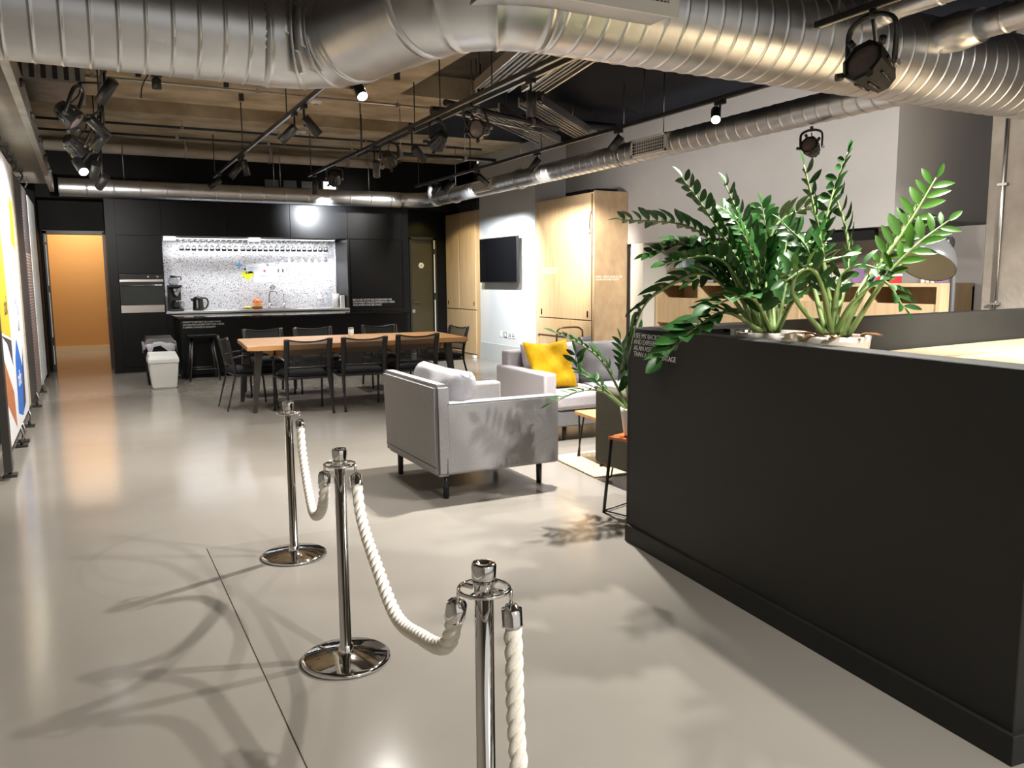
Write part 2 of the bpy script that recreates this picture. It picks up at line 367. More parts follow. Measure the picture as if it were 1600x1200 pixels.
ROT_FRONT = Matrix.Rotation(PI/2, 3, 'X')                       # reads from -Y
ROT_LEFT = Matrix.Rotation(-PI/2, 3, 'Z') @ Matrix.Rotation(PI/2, 3, 'X')   # reads from -X
ROT_RIGHT = Matrix.Rotation(PI/2, 3, 'Z') @ Matrix.Rotation(PI/2, 3, 'X')   # reads from +X

# ------------------------------------------------------------------ the room
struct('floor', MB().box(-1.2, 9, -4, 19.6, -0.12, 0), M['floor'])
struct('trim_1', MB().box(0.4790, 0.4825, -0.5, 4.45, 0.0005, 0.004), mat('joint_strip', (0.21, 0.196, 0.172), 0.5))
struct('ceiling', MB().box(-1.2, 9, -0.5, 15, 3.75, 3.87), M['concrete_dark'])
struct('ceiling_beam_left', MB().box(-0.95, 2.6, 6.2, 10.7, 3.5, 3.75), M['concrete_warm'])
struct('ceiling_beam_middle', MB().box(2.6, 4.3, 9.15, 10.7, 3.5, 3.75), M['concrete_warm'])
struct('ceiling_beam_back', MB().box(-0.95, 6.2, 11.5, 14.2, 3.5, 3.75), M['concrete_warm'])
struct('ceiling_beam_front', MB().box(2.85, 3.32, 4.0, 9.15, 3.5, 3.75), M['concrete_warm'])
struct('ceiling_panel_right', MB().box(4.3, 6.76, 1.0, 11.5, 3.5, 3.75), M['ceil_black'])
wb = MB()
wb.box(-0.95, -0.50, 14.75, 14.95, 0, 3.75); wb.box(0.31, 5.45, 14.75, 14.95, 0, 3.75); wb.box(5.99, 6.9, 14.75, 14.95, 0, 3.75)
wb.box(-0.50, 0.31, 14.75, 14.95, 2.16, 3.75); wb.box(5.45, 5.99, 14.75, 14.95, 2.16, 3.75)
struct('wall_back', wb, M['black'])
struct('wall_back_bulkhead', MB().box(-0.75, 6.2, 14.2, 14.75, 2.66, 3.6), M['black'])
struct('wall_left', MB().box(-0.95, -0.75, -4, 14.75, 0, 3.75), M['soffit'])
struct('wall_left_soffit', MB().box(-0.75, -0.34, 3.0, 12.3, 2.66, 3.0), M['soffit'])
struct('trim_2', MB().box(-0.345, -0.295, 3.0, 12.9, 2.62, 2.80), M['galv_dull'])
struct('wall_left_end', MB().box(-0.75, -0.575, 13.9, 14.75, 0, 3.6), M['black'])
struct('baseboard_left', MB().box(-0.75, -0.70, -2, 13.6, 0, 0.09), M['cream'])
# right-hand side
struct('wall_right', MB().box(6.2, 6.9, 11.17, 13.18, 0, 3.6), M['wall_white'])
struct('baseboard_right', MB().box(6.185, 6.2, 11.17, 13.18, 0, 0.30), mat('grey_skirt', (0.48, 0.50, 0.49), 0.6))
struct('wall_right_bulkhead', MB().box(6.75, 8.4, 5.25, 11.17, 1.87, 3.6), M['wall'])
struct('wall_right_recess', MB().box(7.46, 7.6, 2.0, 9.45, 0, 1.87), M['wall'])
struct('wall_right_return', MB().box(6.75, 7.46, 9.14, 9.42, 0, 1.87), M['cream'])
struct('wall_right_front', MB().box(8.3, 8.4, -2, 5.25, 0, 3.75), M['wall'])
struct('trim_3', MB().box(6.74, 8.3, 5.22, 5.25, 1.86, 1.93), M['galv_dull'])
struct('wall_right_column', MB().box(6.92, 7.7, 3.1, 4.47, 0, 3.75, 0.01), mat('column_concrete', (0.15, 0.13, 0.105), 0.9, vscale=2.5, col2=(0.26, 0.23, 0.195), bump=0.4, bscale=22))
struct('wall_right_behind', MB().box(6.82, 6.9, 9.42, 14.75, 0, 3.6), M['wall'])
# door openings
d1 = MB(); d1.box(-0.535, -0.488, 14.66, 14.96, 0, 2.19); d1.box(0.29, 0.325, 14.66, 14.96, 0, 2.19); d1.box(-0.535, 0.325, 14.66, 14.96, 2.15, 2.20)
do = struct('door_1', d1, M['black_metal'])
s_ = MB()
for z0, z1 in ((0.12, 0.42), (0.55, 1.25), (1.35, 1.98), (2.02, 2.14)): s_.box(-0.512, -0.498, 14.645, 14.665, z0, z1)
tag(s_.build('seal_strip', M['white'], do), 'white seal strip on the black frame')
struct('wall_corridor', MB().box(-0.9, 1.6, 19.0, 19.2, 0, 3.0), M['orange_wall'])
cs = MB(); cs.box(-0.95, -0.9, 14.95, 19.0, 0, 3.0); cs.box(1.55, 1.6, 14.95, 19.0, 0, 3.0)
struct('wall_corridor_sides', cs, M['orange_wall'])
struct('ceiling_corridor', MB().box(-0.95, 1.6, 14.95, 19.2, 3.0, 3.1), M['cream'])
struct('baseboard_corridor', MB().box(-0.9, 1.55, 18.97, 19.0, 0, 0.10), mat('pale_skirting', (0.62, 0.5, 0.34), 0.6))
wbz = empty('wash_stand', (0.62, 17.3, 0), 'small pale wash stand just inside the orange lit corridor', 'wash stand')
MB().box(0.33, 0.92, 17.0, 17.6, 0.84, 0.90, 0.01).build('top', M['white'], wbz)
for lx in (0.36, 0.88):
    for ly in (17.05, 17.55): MB().cyl((lx, ly, 0), (lx, ly, 0.84), 0.012, seg=8).build('leg', M['bronze'], wbz)
MB().lathe([(0.0, 0), (0.02, 0.003), (0.028, 0.03), (0.0, 0.045)], (0.34, 17.0, 0.74), (0, -1, 0), 14).build('knob', M['white'], wbz)
d2 = MB(); d2.box(5.44, 5.475, 14.66, 14.96, 0, 2.19); d2.box(5.92, 5.985, 14.66, 14.96, 0, 2.19); d2.box(5.44, 5.985, 14.66, 14.96, 2.15, 2.2)
do2 = struct('door_2', d2, M['black_metal'])
MB().box(5.475, 5.92, 14.72, 14.77, 0.01, 2.15, 0.003).build('door_leaf', M['olive_door'], do2)
s_ = MB()
for z0, z1 in ((0.1, 1.02), (1.15, 1.88), (1.98, 2.14)): s_.box(5.925, 5.943, 14.645, 14.665, z0, z1)
tag(s_.build('seal_strip', M['white'], do2), 'white seal strip on the black frame')
hx = MB(); hx.lathe([(0.0, 0), (0.058, 0), (0.058, 0.006), (0.0, 0.006)], (5.69, 14.72, 1.67), (0, -1, 0), 6, False)
sg = hx.build('door_sign', M['white'], do2)
MB().box(5.675, 5.705, 14.710, 14.713, 1.66, 1.675).build('sign_bar', M['black'], sg)
h_ = MB(); h_.cyl((5.52, 14.72, 0.98), (5.52, 14.66, 0.98), 0.012); h_.cyl((5.52, 14.66, 0.98), (5.62, 14.66, 0.98), 0.01)
h_.box(5.49, 5.55, 14.712, 14.722, 0.78, 0.84); h_.build('door_handle', M['steel'], do2)

# ------------------------------------------------------------------ tension banners on the left
def banner(y0, y1, z0, z1, m, label, rc=0.0, art=None):
    t = empty('tension_banner', (-0.575, (y0+y1)/2, 0), label, 'banner', 'tension banners along the left wall')
    mb = MB(); pts = []
    n = 8
    for (cy, cz, a0) in ((y0+rc, z0+rc, 180), (y1-rc, z0+rc, 270), (y1-rc, z1-rc, 0), (y0+rc, z1-rc, 90)):
        for k in range(n+1):
            a = math.radians(a0 + 90*k/n); pts.append((cy+rc*math.cos(a), cz+rc*math.sin(a)))
    q = []
    for p in pts:
        if not q or (abs(p[0]-q[-1][0])+abs(p[1]-q[-1][1])) > 1e-5: q.append(p)
    k = len(q)
    mb._add([(-0.58, p[0], p[1]) for p in q]+[(-0.572, p[0], p[1]) for p in q],
            [tuple(range(k)), tuple(range(2*k-1, k-1, -1))]+[(i, (i+1)%k, k+(i+1)%k, k+i) for i in range(k)])
    mb.build('sheet', m, t)
    if art: art(t)
    return t
def poly_on_banner(parent, pts, m, name='print', x=-0.5712):
    mb = MB(); n = len(pts); mb._add([(x, p[0], p[1]) for p in pts]+[(x-0.0004, p[0], p[1]) for p in pts],
        [tuple(range(n))]+[(i, (i+1)%n, n+(i+1)%n, n+i) for i in range(n)])
    return mb.build(name, m, parent)
M['print_white'] = mat('white_print', (0.80, 0.82, 0.86), 0.5)
M['print_yellow'] = mat('yellow_print', (0.85, 0.52, 0.02), 0.5); M['print_blue'] = mat('blue_print', (0.02, 0.15, 0.62), 0.5)
M['print_orange'] = mat('orange_print', (0.50, 0.17, 0.06), 0.5, var=0.15, vscale=12); M['print_dark'] = mat('dark_print', (0.05, 0.045, 0.05), 0.5)
M['print_lime'] = mat('lime_print', (0.80, 0.78, 0.03), 0.5); M['print_grey'] = mat('grey_print', (0.45, 0.45, 0.52), 0.5)
def art1(t):
    poly_on_banner(t, [(6.95, 1.05), (7.85, 0.95), (7.75, 1.7), (7.55, 2.25), (7.1, 2.05), (6.95, 1.8)], M['print_yellow'])
    poly_on_banner(t, [(7.0, 1.02), (7.85, 0.93), (7.85, 0.72), (7.45, 0.93)], M['print_dark'])
    poly_on_banner(t, [(6.95, 0.9), (7.7, 0.52), (7.75, 0.22), (6.95, 0.55)], M['print_orange'])
    poly_on_banner(t, [(8.0, 0.30), (8.45, 0.22), (8.9, 0.28), (8.95, 0.55), (8.35, 0.92), (8.1, 0.75)], M['print_blue'])
    poly_on_banner(t, [(8.55, 0.25), (8.9, 0.3), (9.0, 0.8), (8.8, 0.6)], M['print_dark'], x=-0.5708)
    poly_on_banner(t, [(8.7, 1.75), (9.2, 1.7), (9.25, 2.15), (8.85, 2.2)], M['print_lime'])
    poly_on_banner(t, [(7.2, 2.3), (7.5, 2.28), (7.7, 2.4), (7.4, 2.47)], mat('ochre_print', (0.5, 0.33, 0.12), 0.5))
    text('we are\nhere to\nmake', 0.12, Vector((8.6, 0, 0)) if False else Vector((-0.5705, 8.5, 1.45)), ROT_RIGHT, t, M['print_grey'])
    text('YOU\nARE', 0.14, Vector((-0.5705, 8.65, 1.1)), ROT_RIGHT, t, M['print_grey'])
    text('ask', 0.22, Vector((-0.5705, 7.45, 1.15)), ROT_RIGHT, t, M['print_dark'])
    text('talks', 0.2, Vector((-0.5700, 8.2, 0.5)), ROT_RIGHT, t, M['print_white'])
banner(6.86, 9.38, 0.17, 2.52, M['print_white'], 'large white tension banner with yellow, orange and blue artwork, nearest on the left wall', 0.10, art1)
fr = MB(); fr.box(-0.60, -0.55, 6.70, 6.82, 0.06, 2.60); fr.build('banner_post', M['hook'])
tag(COL.objects['banner_post'], 'dark upright edge post beside the white artwork banner on the left wall', 'post')
banner(9.42, 9.62, 0.17, 2.54, mat('beige_mesh', (0.48, 0.42, 0.28), 0.8, var=0.3, vscale=30), 'narrow beige tension strip beside the white artwork banner')
banner(9.72, 10.75, 0.17, 2.5, M['print_dark'], 'black tension banner between the beige strip and the striped banner')
def art3(t): poly_on_banner(t, [(10.86, 1.75), (11.78, 1.75), (11.78, 2.5), (10.86, 2.5)], M['print_dark'])
banner(10.86, 11.78, 0.10, 2.5, M['corrugated'], 'striped grey and pink tension banner with a black upper part', 0, art3)
banner(11.92, 13.45, 0.10, 2.48, mat('silver_sheet', (0.62, 0.66, 0.68), 0.5, 0.0, var=0.12, vscale=20), 'silver grey tension banner, furthest along the left wall by the corridor door')
for y in (6.85, 8.07, 8.3, 9.17, 10.62, 12.0):
    t = empty('floor_anchor', (-0.575, y, 0), 'small dark floor anchor clip holding the banners along the left wall', 'anchor clip', 'floor anchors under the banners')
    mb = MB(); mb.box(-0.62, -0.53, y-0.05, y+0.05, 0, 0.02); mb.cyl((-0.575, y, 0.02), (-0.575, y, 0.06), 0.012, seg=8); mb.build('base', M['hook'], t)
    mb = MB(); mb.tube(bez([(-0.575, y, 0.05), (-0.555, y-0.02, 0.10), (-0.575, y, 0.17)], 5), 0.010, 6); mb.build('hook', M['steel'], t)
for y in (7.3, 8.1, 8.9, 9.52, 9.93, 10.85, 11.6):
    t = empty('ceiling_hook', (-0.575, y, 2.66), 'small dark hook hanging from the soffit above the banners', 'hook', 'ceiling hooks above the banners')
    mb = MB(); mb.box(-0.61, -0.54, y-0.05, y+0.05, 2.63, 2.66); mb.build('plate', M['hook'], t)
    mb = MB(); mb.tube(bez([(-0.575, y, 2.64), (-0.55, y+0.03, 2.59), (-0.575, y, 2.53)], 5), 0.010, 6); mb.build('hook', M['hook'], t)
for y in (5.2, 6.4, 7.6, 8.8, 10.0, 11.2):
    tag(MB().lathe([(0, 0), (0.03, 0), (0.03, 0.015), (0.015, 0.03), (0, 0.03)], (-0.295, y, 2.70), (1, 0, 0), 10).build('rail_bolt', M['hook']),
        'dark bolt on the grey rail edging the soffit, top left', 'bolt', 'bolts along the soffit rail')

# ------------------------------------------------------------------ ducts
def duct_path(path, r, pitch=0.13, rib=0.004):
    """densify a polyline and raise a thin standing seam every `pitch`"""
    P = [Vector(p) for p in path]; out = []; rs = []; dist = 0.0; nxt = pitch*0.5
    for a, b in zip(P, P[1:]):
        L = (b-a).length; d = (b-a)/L
        if not out: out.append(a); rs.append(r)
        while nxt < dist+L:
            s = nxt-dist
            for ds, dr in ((-0.016, 0), (-0.0065, 0), (-0.003, rib), (0.003, rib), (0.0065, 0), (0.016, 0)):
                if 0.001 < s+ds < L-0.001: out.append(a+d*(s+ds)); rs.append(r+dr)
            nxt += pitch
        out.append(b); rs.append(r); dist += L
    return out, rs
def duct(name_parent, path, r, pitch=0.13, name='duct_section', seg=40, m=None, rib=0.004):
    p, rs = duct_path(path, r, pitch, rib); return MB().tube(p, rs, seg, True, True).build(name, m or M['galv'], name_parent)
def arc_path(p0, d0, p1, d1, Rb, n=6):
    """straight - bend - straight - bend - straight between two parallel runs, in plan"""
    pass
YR, YL, ZD, RD = 3.71, 5.02, 2.797, 0.27
big = empty('ventilation_duct', (1.5, YL, ZD), 'huge galvanised spiral duct with an S bend across the top of the room', 'duct')
ang = math.radians(75); Rb = 0.45
xs = 1.02; c1 = Vector((xs, YL-Rb, ZD)); bend1 = [Vector((c1.x+Rb*math.sin(ang*k/6), c1.y+Rb*math.cos(ang*k/6), ZD)) for k in range(7)]
rest = (YL-YR) - 2*Rb*(1-math.cos(ang)); dirv = Vector((math.cos(ang), -math.sin(ang), 0)); Ls = rest/math.sin(ang)
p2 = bend1[-1]+dirv*Ls
c2 = Vector((p2.x+Rb*math.sin(ang), p2.y-Rb*math.cos(ang)+0.0, ZD)); c2 = Vector((p2.x + Rb*math.sin(ang), YR+Rb, ZD))
bend2 = [Vector((c2.x-Rb*math.sin(ang*(1-k/6)), c2.y-Rb*math.cos(ang*(1-k/6)), ZD)) for k in range(7)]
duct(big, [(-1.0, YL, ZD), (xs, YL, ZD)], RD)
def gored(path, name):
    out = []; rs = []
    for i, p in enumerate(path):
        if i in (0, len(path)-1) or i % 2 == 0:
            t = (path[min(i+1, len(path)-1)]-path[max(i-1, 0)]).normalized()
            for ds, dr in ((-0.030, 0), (-0.012, 0), (-0.005, 0.006), (0.005, 0.006), (0.012, 0), (0.030, 0)): out.append(p+t*ds); rs.append(RD+0.004+dr)
        else: out.append(p); rs.append(RD+0.004)
    return MB().tube(out, rs, 48, True, True).build(name, M['galv'], big)
gored(bend1, 'elbow'); gored([bend1[-1]-dirv*0.02, (bend1[-1]+p2)/2, p2+dirv*0.02], 'sleeve'); gored(bend2, 'elbow')
duct(big, [(c2.x, YR, ZD), (8.3, YR, ZD)], RD, 0.115)
pl = MB(); pl.box(1.66, 2.60, 3.30, 3.62, 2.655, 2.98, 0.004); pl.build('plenum_box', M['galv'], big)
gr = MB(); gr.box(1.64, 2.62, 3.285, 3.30, 2.64, 2.70); gr.box(1.64, 2.62, 3.285, 3.30, 2.95, 3.0); gr.box(1.64, 1.70, 3.285, 3.30, 2.70, 2.95); gr.box(2.56, 2.62, 3.285, 3.30, 2.70, 2.95)
g = gr.build('grille_frame', M['white'], big)
sl = MB()
for k in range(9): sl.box(1.70, 2.56, 3.292, 3.30, 2.71+k*0.027, 2.718+k*0.027)
for k in range(39): sl.box(1.71+k*0.022, 1.714+k*0.022, 3.287, 3.296, 2.70, 2.95)
sl.build('grille_vanes', M['white'], g)
MB().box(1.70, 2.56, 3.297, 3.301, 2.70, 2.95).build('grille_dark', M['black'], g)

def small_grille(parent, y0, y1, z0, z1, x):
    f = MB(); t = 0.025
    f.box(x-0.012, x, y0, y1, z0, z0+t); f.box(x-0.012, x, y0, y1, z1-t, z1); f.box(x-0.012, x, y0, y0+t, z0, z1); f.box(x-0.012, x, y1-t, y1, z0, z1)
    f.box(x, x+0.1, y0+0.005, y1-0.005, z0+0.005, z1-0.005)
    g = f.build('grille_frame', M['white'], parent)
    MB().box(x-0.003, x-0.001, y0+t, y1-t, z0+t, z1-t).build('grille_dark', M['black'], g)
    v = MB(); n = int((y1-y0-2*t)/0.03)
    for k in range(n): v.box(x-0.010, x-0.004, y0+t+0.01+k*0.03, y0+t+0.016+k*0.03, z0+t, z1-t)
    for k in range(4): v.box(x-0.008, x-0.003, y0+t, y1-t, z0+t+0.02+k*0.032, z0+t+0.026+k*0.032)
    v.build('grille_vanes', M['white'], g)
XS, ZS = 5.33, 2.745
wd = empty('ventilation_duct', (XS, 8.0, ZS), 'narrow galvanised duct running along the right wall and round over the black kitchen', 'duct')
duct(wd, [(XS, 3.85, ZS), (XS, 12.95, ZS)], 0.115, 0.13, rib=0.004, seg=28)
e1 = [(XS-0.5+0.5*math.cos(a), 12.95+0.5*math.sin(a), ZS) for a in [PI/2*k/8 for k in range(9)]]
p_, r_ = [Vector(p) for p in e1], [0.125]*9
MB().tube(p_, r_, 28).build('elbow', M['galv'], wd)
duct(wd, [(XS-0.5, 13.45, ZS), (-0.25, 13.45, ZS)], 0.13, 0.35, rib=0.004, seg=28)
small_grille(wd, 6.68, 7.27, 2.655, 2.835, 5.20); small_grille(wd, 10.68, 11.29, 2.66, 2.82, 5.20)
for k, (xx, yy) in enumerate(((XS, 6.9), (XS, 7.6), (XS, 10.0), (XS, 12.2), (2.75, 13.45), (2.85, 13.45), (0.6, 13.45), (4.3, 13.45))): MB().cyl((xx, yy, ZS+0.11), (xx, yy, 3.55), 0.006, seg=6).build('hanger_rod', M['steel'], wd)
for (y, ) in ((7.6,), (10.0,), (12.2,)): MB().tube([(XS+0.13*math.sin(a), y, ZS+0.13*math.cos(a)) for a in [2*PI*k/16 for k in range(17)]], 0.008, 6, False).build('hanger_ring', M['steel'], wd)
f1 = empty('branch_duct', (4.25, 2, 2.93), 'thin galvanised branch duct at the top right, feeding the big duct', 'duct')
duct(f1, [(4.25, 3.5, 2.93), (4.25, -1, 2.93)], 0.058, 0.28, rib=0.005, seg=24)
MB().tube(bez([(4.25, 3.4, 2.93), (4.25, 3.52, 2.91), (4.27, 3.6, 2.85)], 5), 0.066, 24).build('collar', M['galv'], f1)
f2 = empty('branch_duct', (4.75, 2, 2.85), 'wider galvanised branch duct with a tapered collar, furthest right at the top', 'duct')
duct(f2, [(4.8, 3.2, 2.87), (4.8, -1, 2.87)], 0.082, 0.3, rib=0.006, seg=24)
MB().tube([(4.8, 3.2, 2.87), (4.8, 3.35, 2.87), (4.8, 3.6, 2.87)], [0.10, 0.115, 0.10], 24).build('collar', M['galv'], f2)

# ------------------------------------------------------------------ tracks, spots, floods
def track(x, y0, y1, label, z=2.9):
    t = empty('lighting_track', (x, (y0+y1)/2, z), label, 'lighting track', 'ceiling lighting tracks')
    MB().box(x-0.018, x+0.018, y0, y1, z, z+0.036, 0.003).build('rail', M['black_metal'], t)
    MB().box(x-0.007, x+0.007, y0+0.02, y1-0.02, z-0.001, z+0.004).build('slot', M['steel'], t)
    n = max(2, int((y1-y0)/2)+1)
    for k in range(n):
        y = y0+0.15+(y1-y0-0.3)*k/(n-1)
        MB().cyl((x, y, z+0.036), (x, y, 3.6), 0.007, seg=6).build('hanger', M['black_metal'], t)
X0, X1, X2, X3 = 0.213, 1.769, 2.995, 4.915
track(X0, 5.6, 11.0, 'black lighting track nearest the left wall, crowded with fittings')
track(X1, 5.4, 12.9, 'black lighting track in front of the kitchen, left of the double track')
track(X2, 4.6, 12.2, 'black lighting track, left one of the double track over the table')
track(X2+0.27, 4.6, 10.6, 'black lighting track, right one of the double track over the table', 2.98)
track(X3, 4.5, 12.9, 'black lighting track running beside the wall duct over the sofas')
track(3.68, 0.2, 3.42, 'short black lighting track at the top right carrying the big flood', 2.76)
track(3.25, 1.6, 3.2, 'short black lighting track above the bright lamp at the top edge', 3.0)
sp = MB
def spotlight(a, d, lit, label, tz, tx, big_lens=False, group='tubular track spotlights'):
    a = Vector(a); d = Vector(d).normalized(); c = a + d*0.095
    t = empty('track_spotlight', a, label, 'spotlight', group)
    L = 0.19; R = 0.041
    MB().lathe([(0, 0), (R-0.006, 0), (R, 0.006), (R, L), (R-0.004, L), (R-0.004, L-0.012), (0, L-0.012)], a, d, 20).build('body', M['black_metal'], t)
    MB().lathe([(0, L-0.013), (R-0.005, L-0.013), (R-0.005, L-0.002), (0, L-0.002)] if lit else [(0, L-0.011), (R-0.005, L-0.011)], a, d, 20).build('lens', (M['lens_bright'] if big_lens else M['lens']) if lit else M['lens_off'], t)
    side = Vector((tx, c.y, 0)); s = Vector((tx, c.y, tz))
    st = MB(); st.cyl((tx, c.y, tz-0.03), (tx, c.y, max(c.z, tz-0.25)), 0.009, seg=8); st.cyl((tx, c.y, max(c.z, tz-0.25)), c, 0.009, seg=8); st.build('stem', M['black_metal'], t)
    MB().box(tx-0.018, tx+0.018, c.y-0.06, c.y+0.06, tz-0.035, tz, 0.003).build('adapter', M['black_metal'], t)
SP = [
 ((1.77,7.29,2.80),(0.66,-0.04,-0.75),1,X1,'black track spotlight tilted right, highest on the left centre track'),
 ((1.77,7.63,2.78),(-0.64,0.25,-0.72),1,X1,'black track spotlight with lit lens tilted left, second on the left centre track'),
 ((1.77,10.38,2.84),(0.26,0.21,-0.94),1,X1,'black track spotlight pointing down beside a lit tilted one, left centre track'),
 ((1.77,10.60,2.80),(-0.61,0.19,-0.77),1,X1,'black track spotlight with lit lens tilted left, third on the left centre track'),
 ((1.77,12.26,2.81),(-0.79,0.16,-0.59),1,X1,'black track spotlight at the far end of the left centre track, above the worktop'),
 ((1.82,5.96,2.83),(0.09,-0.69,-0.71),1,X1,'lit track spotlight just below the S bend of the big duct'),
 ((0.27,6.60,2.81),(-0.48,0.53,-0.70),1,X0,'black track spotlight topmost in the cluster by the left wall'),
 ((0.11,7.40,2.68),(0.64,0.45,-0.63),0,X0,'unlit black track spotlight tilted right in the cluster by the left wall'),
 ((0.24,7.60,2.62),(-0.58,0.12,-0.80),1,X0,'black track spotlight tilted left, middle of the cluster by the left wall'),
 ((-0.0,8.22,2.45),(0.27,-0.77,-0.58),1,X0,'lit track spotlight facing the viewer, lowest of the cluster by the left wall'),
 ((0.16,8.50,2.47),(-0.14,0.83,-0.54),1,X0,'black track spotlight pointing away, low in the cluster by the left wall'),
 ((0.24,8.80,2.39),(-0.32,0.85,-0.42),1,X0,'black track spotlight pointing away, lowest right of the cluster by the left wall'),
 ((3.0,7.89,2.71),(0.72,0.41,-0.56),0,X2,'unlit black track spotlight tilted right beside a flood on the double track'),
 ((3.0,9.09,2.73),(0.19,0.54,-0.82),1,X2,'black track spotlight pointing straight down from the double track'),
 ((3.0,11.85,2.81),(-0.01,0.1,-0.99),1,X2,'black track spotlight hanging straight down at the far end of the double track'),
 ((3.265,5.93,2.88),(0.08,0.17,-0.98),1,X2+0.27,'black track spotlight with round lit lens on the right rail of the double track'),
 ((4.92,7.06,2.83),(-0.45,0.44,-0.78),1,X3,'black track spotlight with lit lens beside the nearer duct grille'),
 ((4.92,8.76,2.83),(-0.47,0.38,-0.80),0,X3,'unlit black track spotlight on the right track, second past the nearer duct grille'),
 ((4.92,10.49,2.83),(0.80,0.07,-0.59),0,X3,'unlit black track spotlight tilted right in front of the far duct grille'),
 ((4.92,12.25,2.86),(-0.12,0.15,-0.98),1,X3,'lit track spotlight at the far end of the right track'),
 ((4.92,11.89,2.83),(-0.17,0.83,-0.53),0,X3,'unlit black track spotlight pointing away near the far end of the right track'),
 ((4.92,11.36,2.83),(-0.56,0.32,-0.76),0,X3,'unlit black track spotlight tilted left just before the far duct grille'),
 ((4.92,5.65,2.83),(-0.53,-0.63,-0.57),1,X3,'brightest track spotlight, glaring at the viewer from the right track'),
 ((3.25,2.86,2.86),(-0.55,-0.50,-0.62),1,3.25,'bright track spotlight cut by the top edge of the picture'),
]
for a, d, lit, tx, lab in SP:
    tz = 3.0 if tx == 3.25 else (2.98 if abs(tx-X2-0.27) < 0.01 else 2.9)
    spotlight(a, d, lit, lab, tz, tx, 'bright' in lab)
def flood(c, d, label, top, size=1.0, hang=None):
    """theatre flood: finned hexagonal body, lens with barn-door lugs, yoke and clamp"""
    c = Vector(c); d = Vector(d).normalized(); t = empty('stage_flood', c, label, 'flood light', 'black stage flood lights'); s = size
    q = Vector((0,0,1)).rotation_difference(d)
    MB().lathe([(0, -0.11*s), (0.052*s, -0.11*s), (0.062*s, -0.10*s), (0.085*s, -0.01*s), (0.094*s, 0.07*s), (0.080*s, 0.075*s), (0.080*s, 0.06*s), (0, 0.06*s)], c, d, 8, False).build('housing', M['black_metal'], t)
    MB().lathe([(0, 0.070*s), (0.055*s, 0.067*s), (0.079*s, 0.058*s)], c, d, 24).build('lens', M['lens_off'], t)
    for k in range(8):
        fn = MB()
        a = 2*PI*(k+0.5)/8; e = c+q@Vector((0.086*s*math.cos(a), 0.086*s*math.sin(a), 0.02*s)); e2 = c+q@Vector((0.068*s*math.cos(a), 0.068*s*math.sin(a), -0.07*s))
        fn.tube([e2, e], 0.006*s, 5); fn.build('cooling_fin', M['dark_steel'], t)
    for k in range(4):
        a = PI/2*k+PI/4; e = c+q@Vector((0.095*s*math.cos(a), 0.095*s*math.sin(a), 0.07*s))
        MB().tube([e, e+d*0.022*s+q@Vector((0.02*s*math.cos(a), 0.02*s*math.sin(a), 0))], 0.016*s, 6).build('frame_lug', M['black_metal'], t)
    side = d.cross(Vector((0,0,1))).normalized()
    top = Vector(top)
    ya = c+side*0.108*s; yb = c-side*0.108*s; up = (top-c); h = up.length
    path = bez([ya, ya+up*0.75, ya*0.75+yb*0.25+up*0.97, (ya+yb)/2+up, ya*0.25+yb*0.75+up*0.97, yb+up*0.75, yb], 5)
    MB().tube(path, 0.010*s, 8, flat=1.6).build('yoke', M['black_metal'], t)
    MB().cyl(ya, ya+side*0.02*s, 0.014*s, seg=10).build('pivot_knob', M['steel'], t); MB().cyl(yb, yb-side*0.02*s, 0.014*s, seg=10).build('pivot_knob', M['steel'], t)
    cb = MB(); cb.tube(bez([top+Vector((0,0,-0.02)), top+d*-0.03+Vector((0,0,-0.1*s)), c-d*0.06*s+side*0.03*s], 6), 0.006*s, 6); cb.build('cable', M['black_metal'], t)
    cl = MB(); cl.cyl(top+Vector((0,0,-0.01)), top+Vector((0,0,0.03)), 0.016*s, seg=10)
    if hang: cl.cyl(top+Vector((0,0,0.03)), hang, 0.008, seg=8)
    cl.build('clamp', M['black_metal'], t)
flood((3.72, 3.08, 2.48), (-0.93, -0.10, 0.36), 'big black stage flood hanging in front of the galvanised duct, top right', (3.68, 3.05, 2.73), 1.22)
flood((5.3, 4.93, 2.44), (-0.86, -0.35, 0.36), 'small black stage flood hanging under the wall duct above the tall plant', (5.33, 4.96, 2.585), 0.80)
flood((2.99, 7.25, 2.68), (-0.3, 0.75, -0.5), 'black stage flood pointing away on the double track, left one', (2.995, 7.25, 2.86), 0.9)
flood((3.10, 6.56, 2.68), (-0.72, -0.5, -0.1), 'black stage flood with its round lens turned left on the double track', (3.02, 6.56, 2.86), 0.95)
flood((2.99, 8.62, 2.69), (0.5, 0.7, -0.4), 'black stage flood beside the downward spotlight on the double track', (2.995, 8.62, 2.86), 0.9)
flood((2.99, 10.8, 2.72), (0.2, 0.8, -0.5), 'black stage flood furthest along the double track', (2.995, 10.8, 2.86), 0.9)
flood((-0.02, 7.15, 2.64), (0.6, -0.2, -0.6), 'black stage flood upper one in the cluster by the left wall', (0.06, 7.15, 2.86), 0.95, (X0, 7.15, 2.9))
flood((0.0, 8.3, 2.58), (0.5, 0.5, -0.5), 'black stage flood lower one in the cluster by the left wall', (0.10, 8.3, 2.80), 0.95, (X0, 8.3, 2.9))

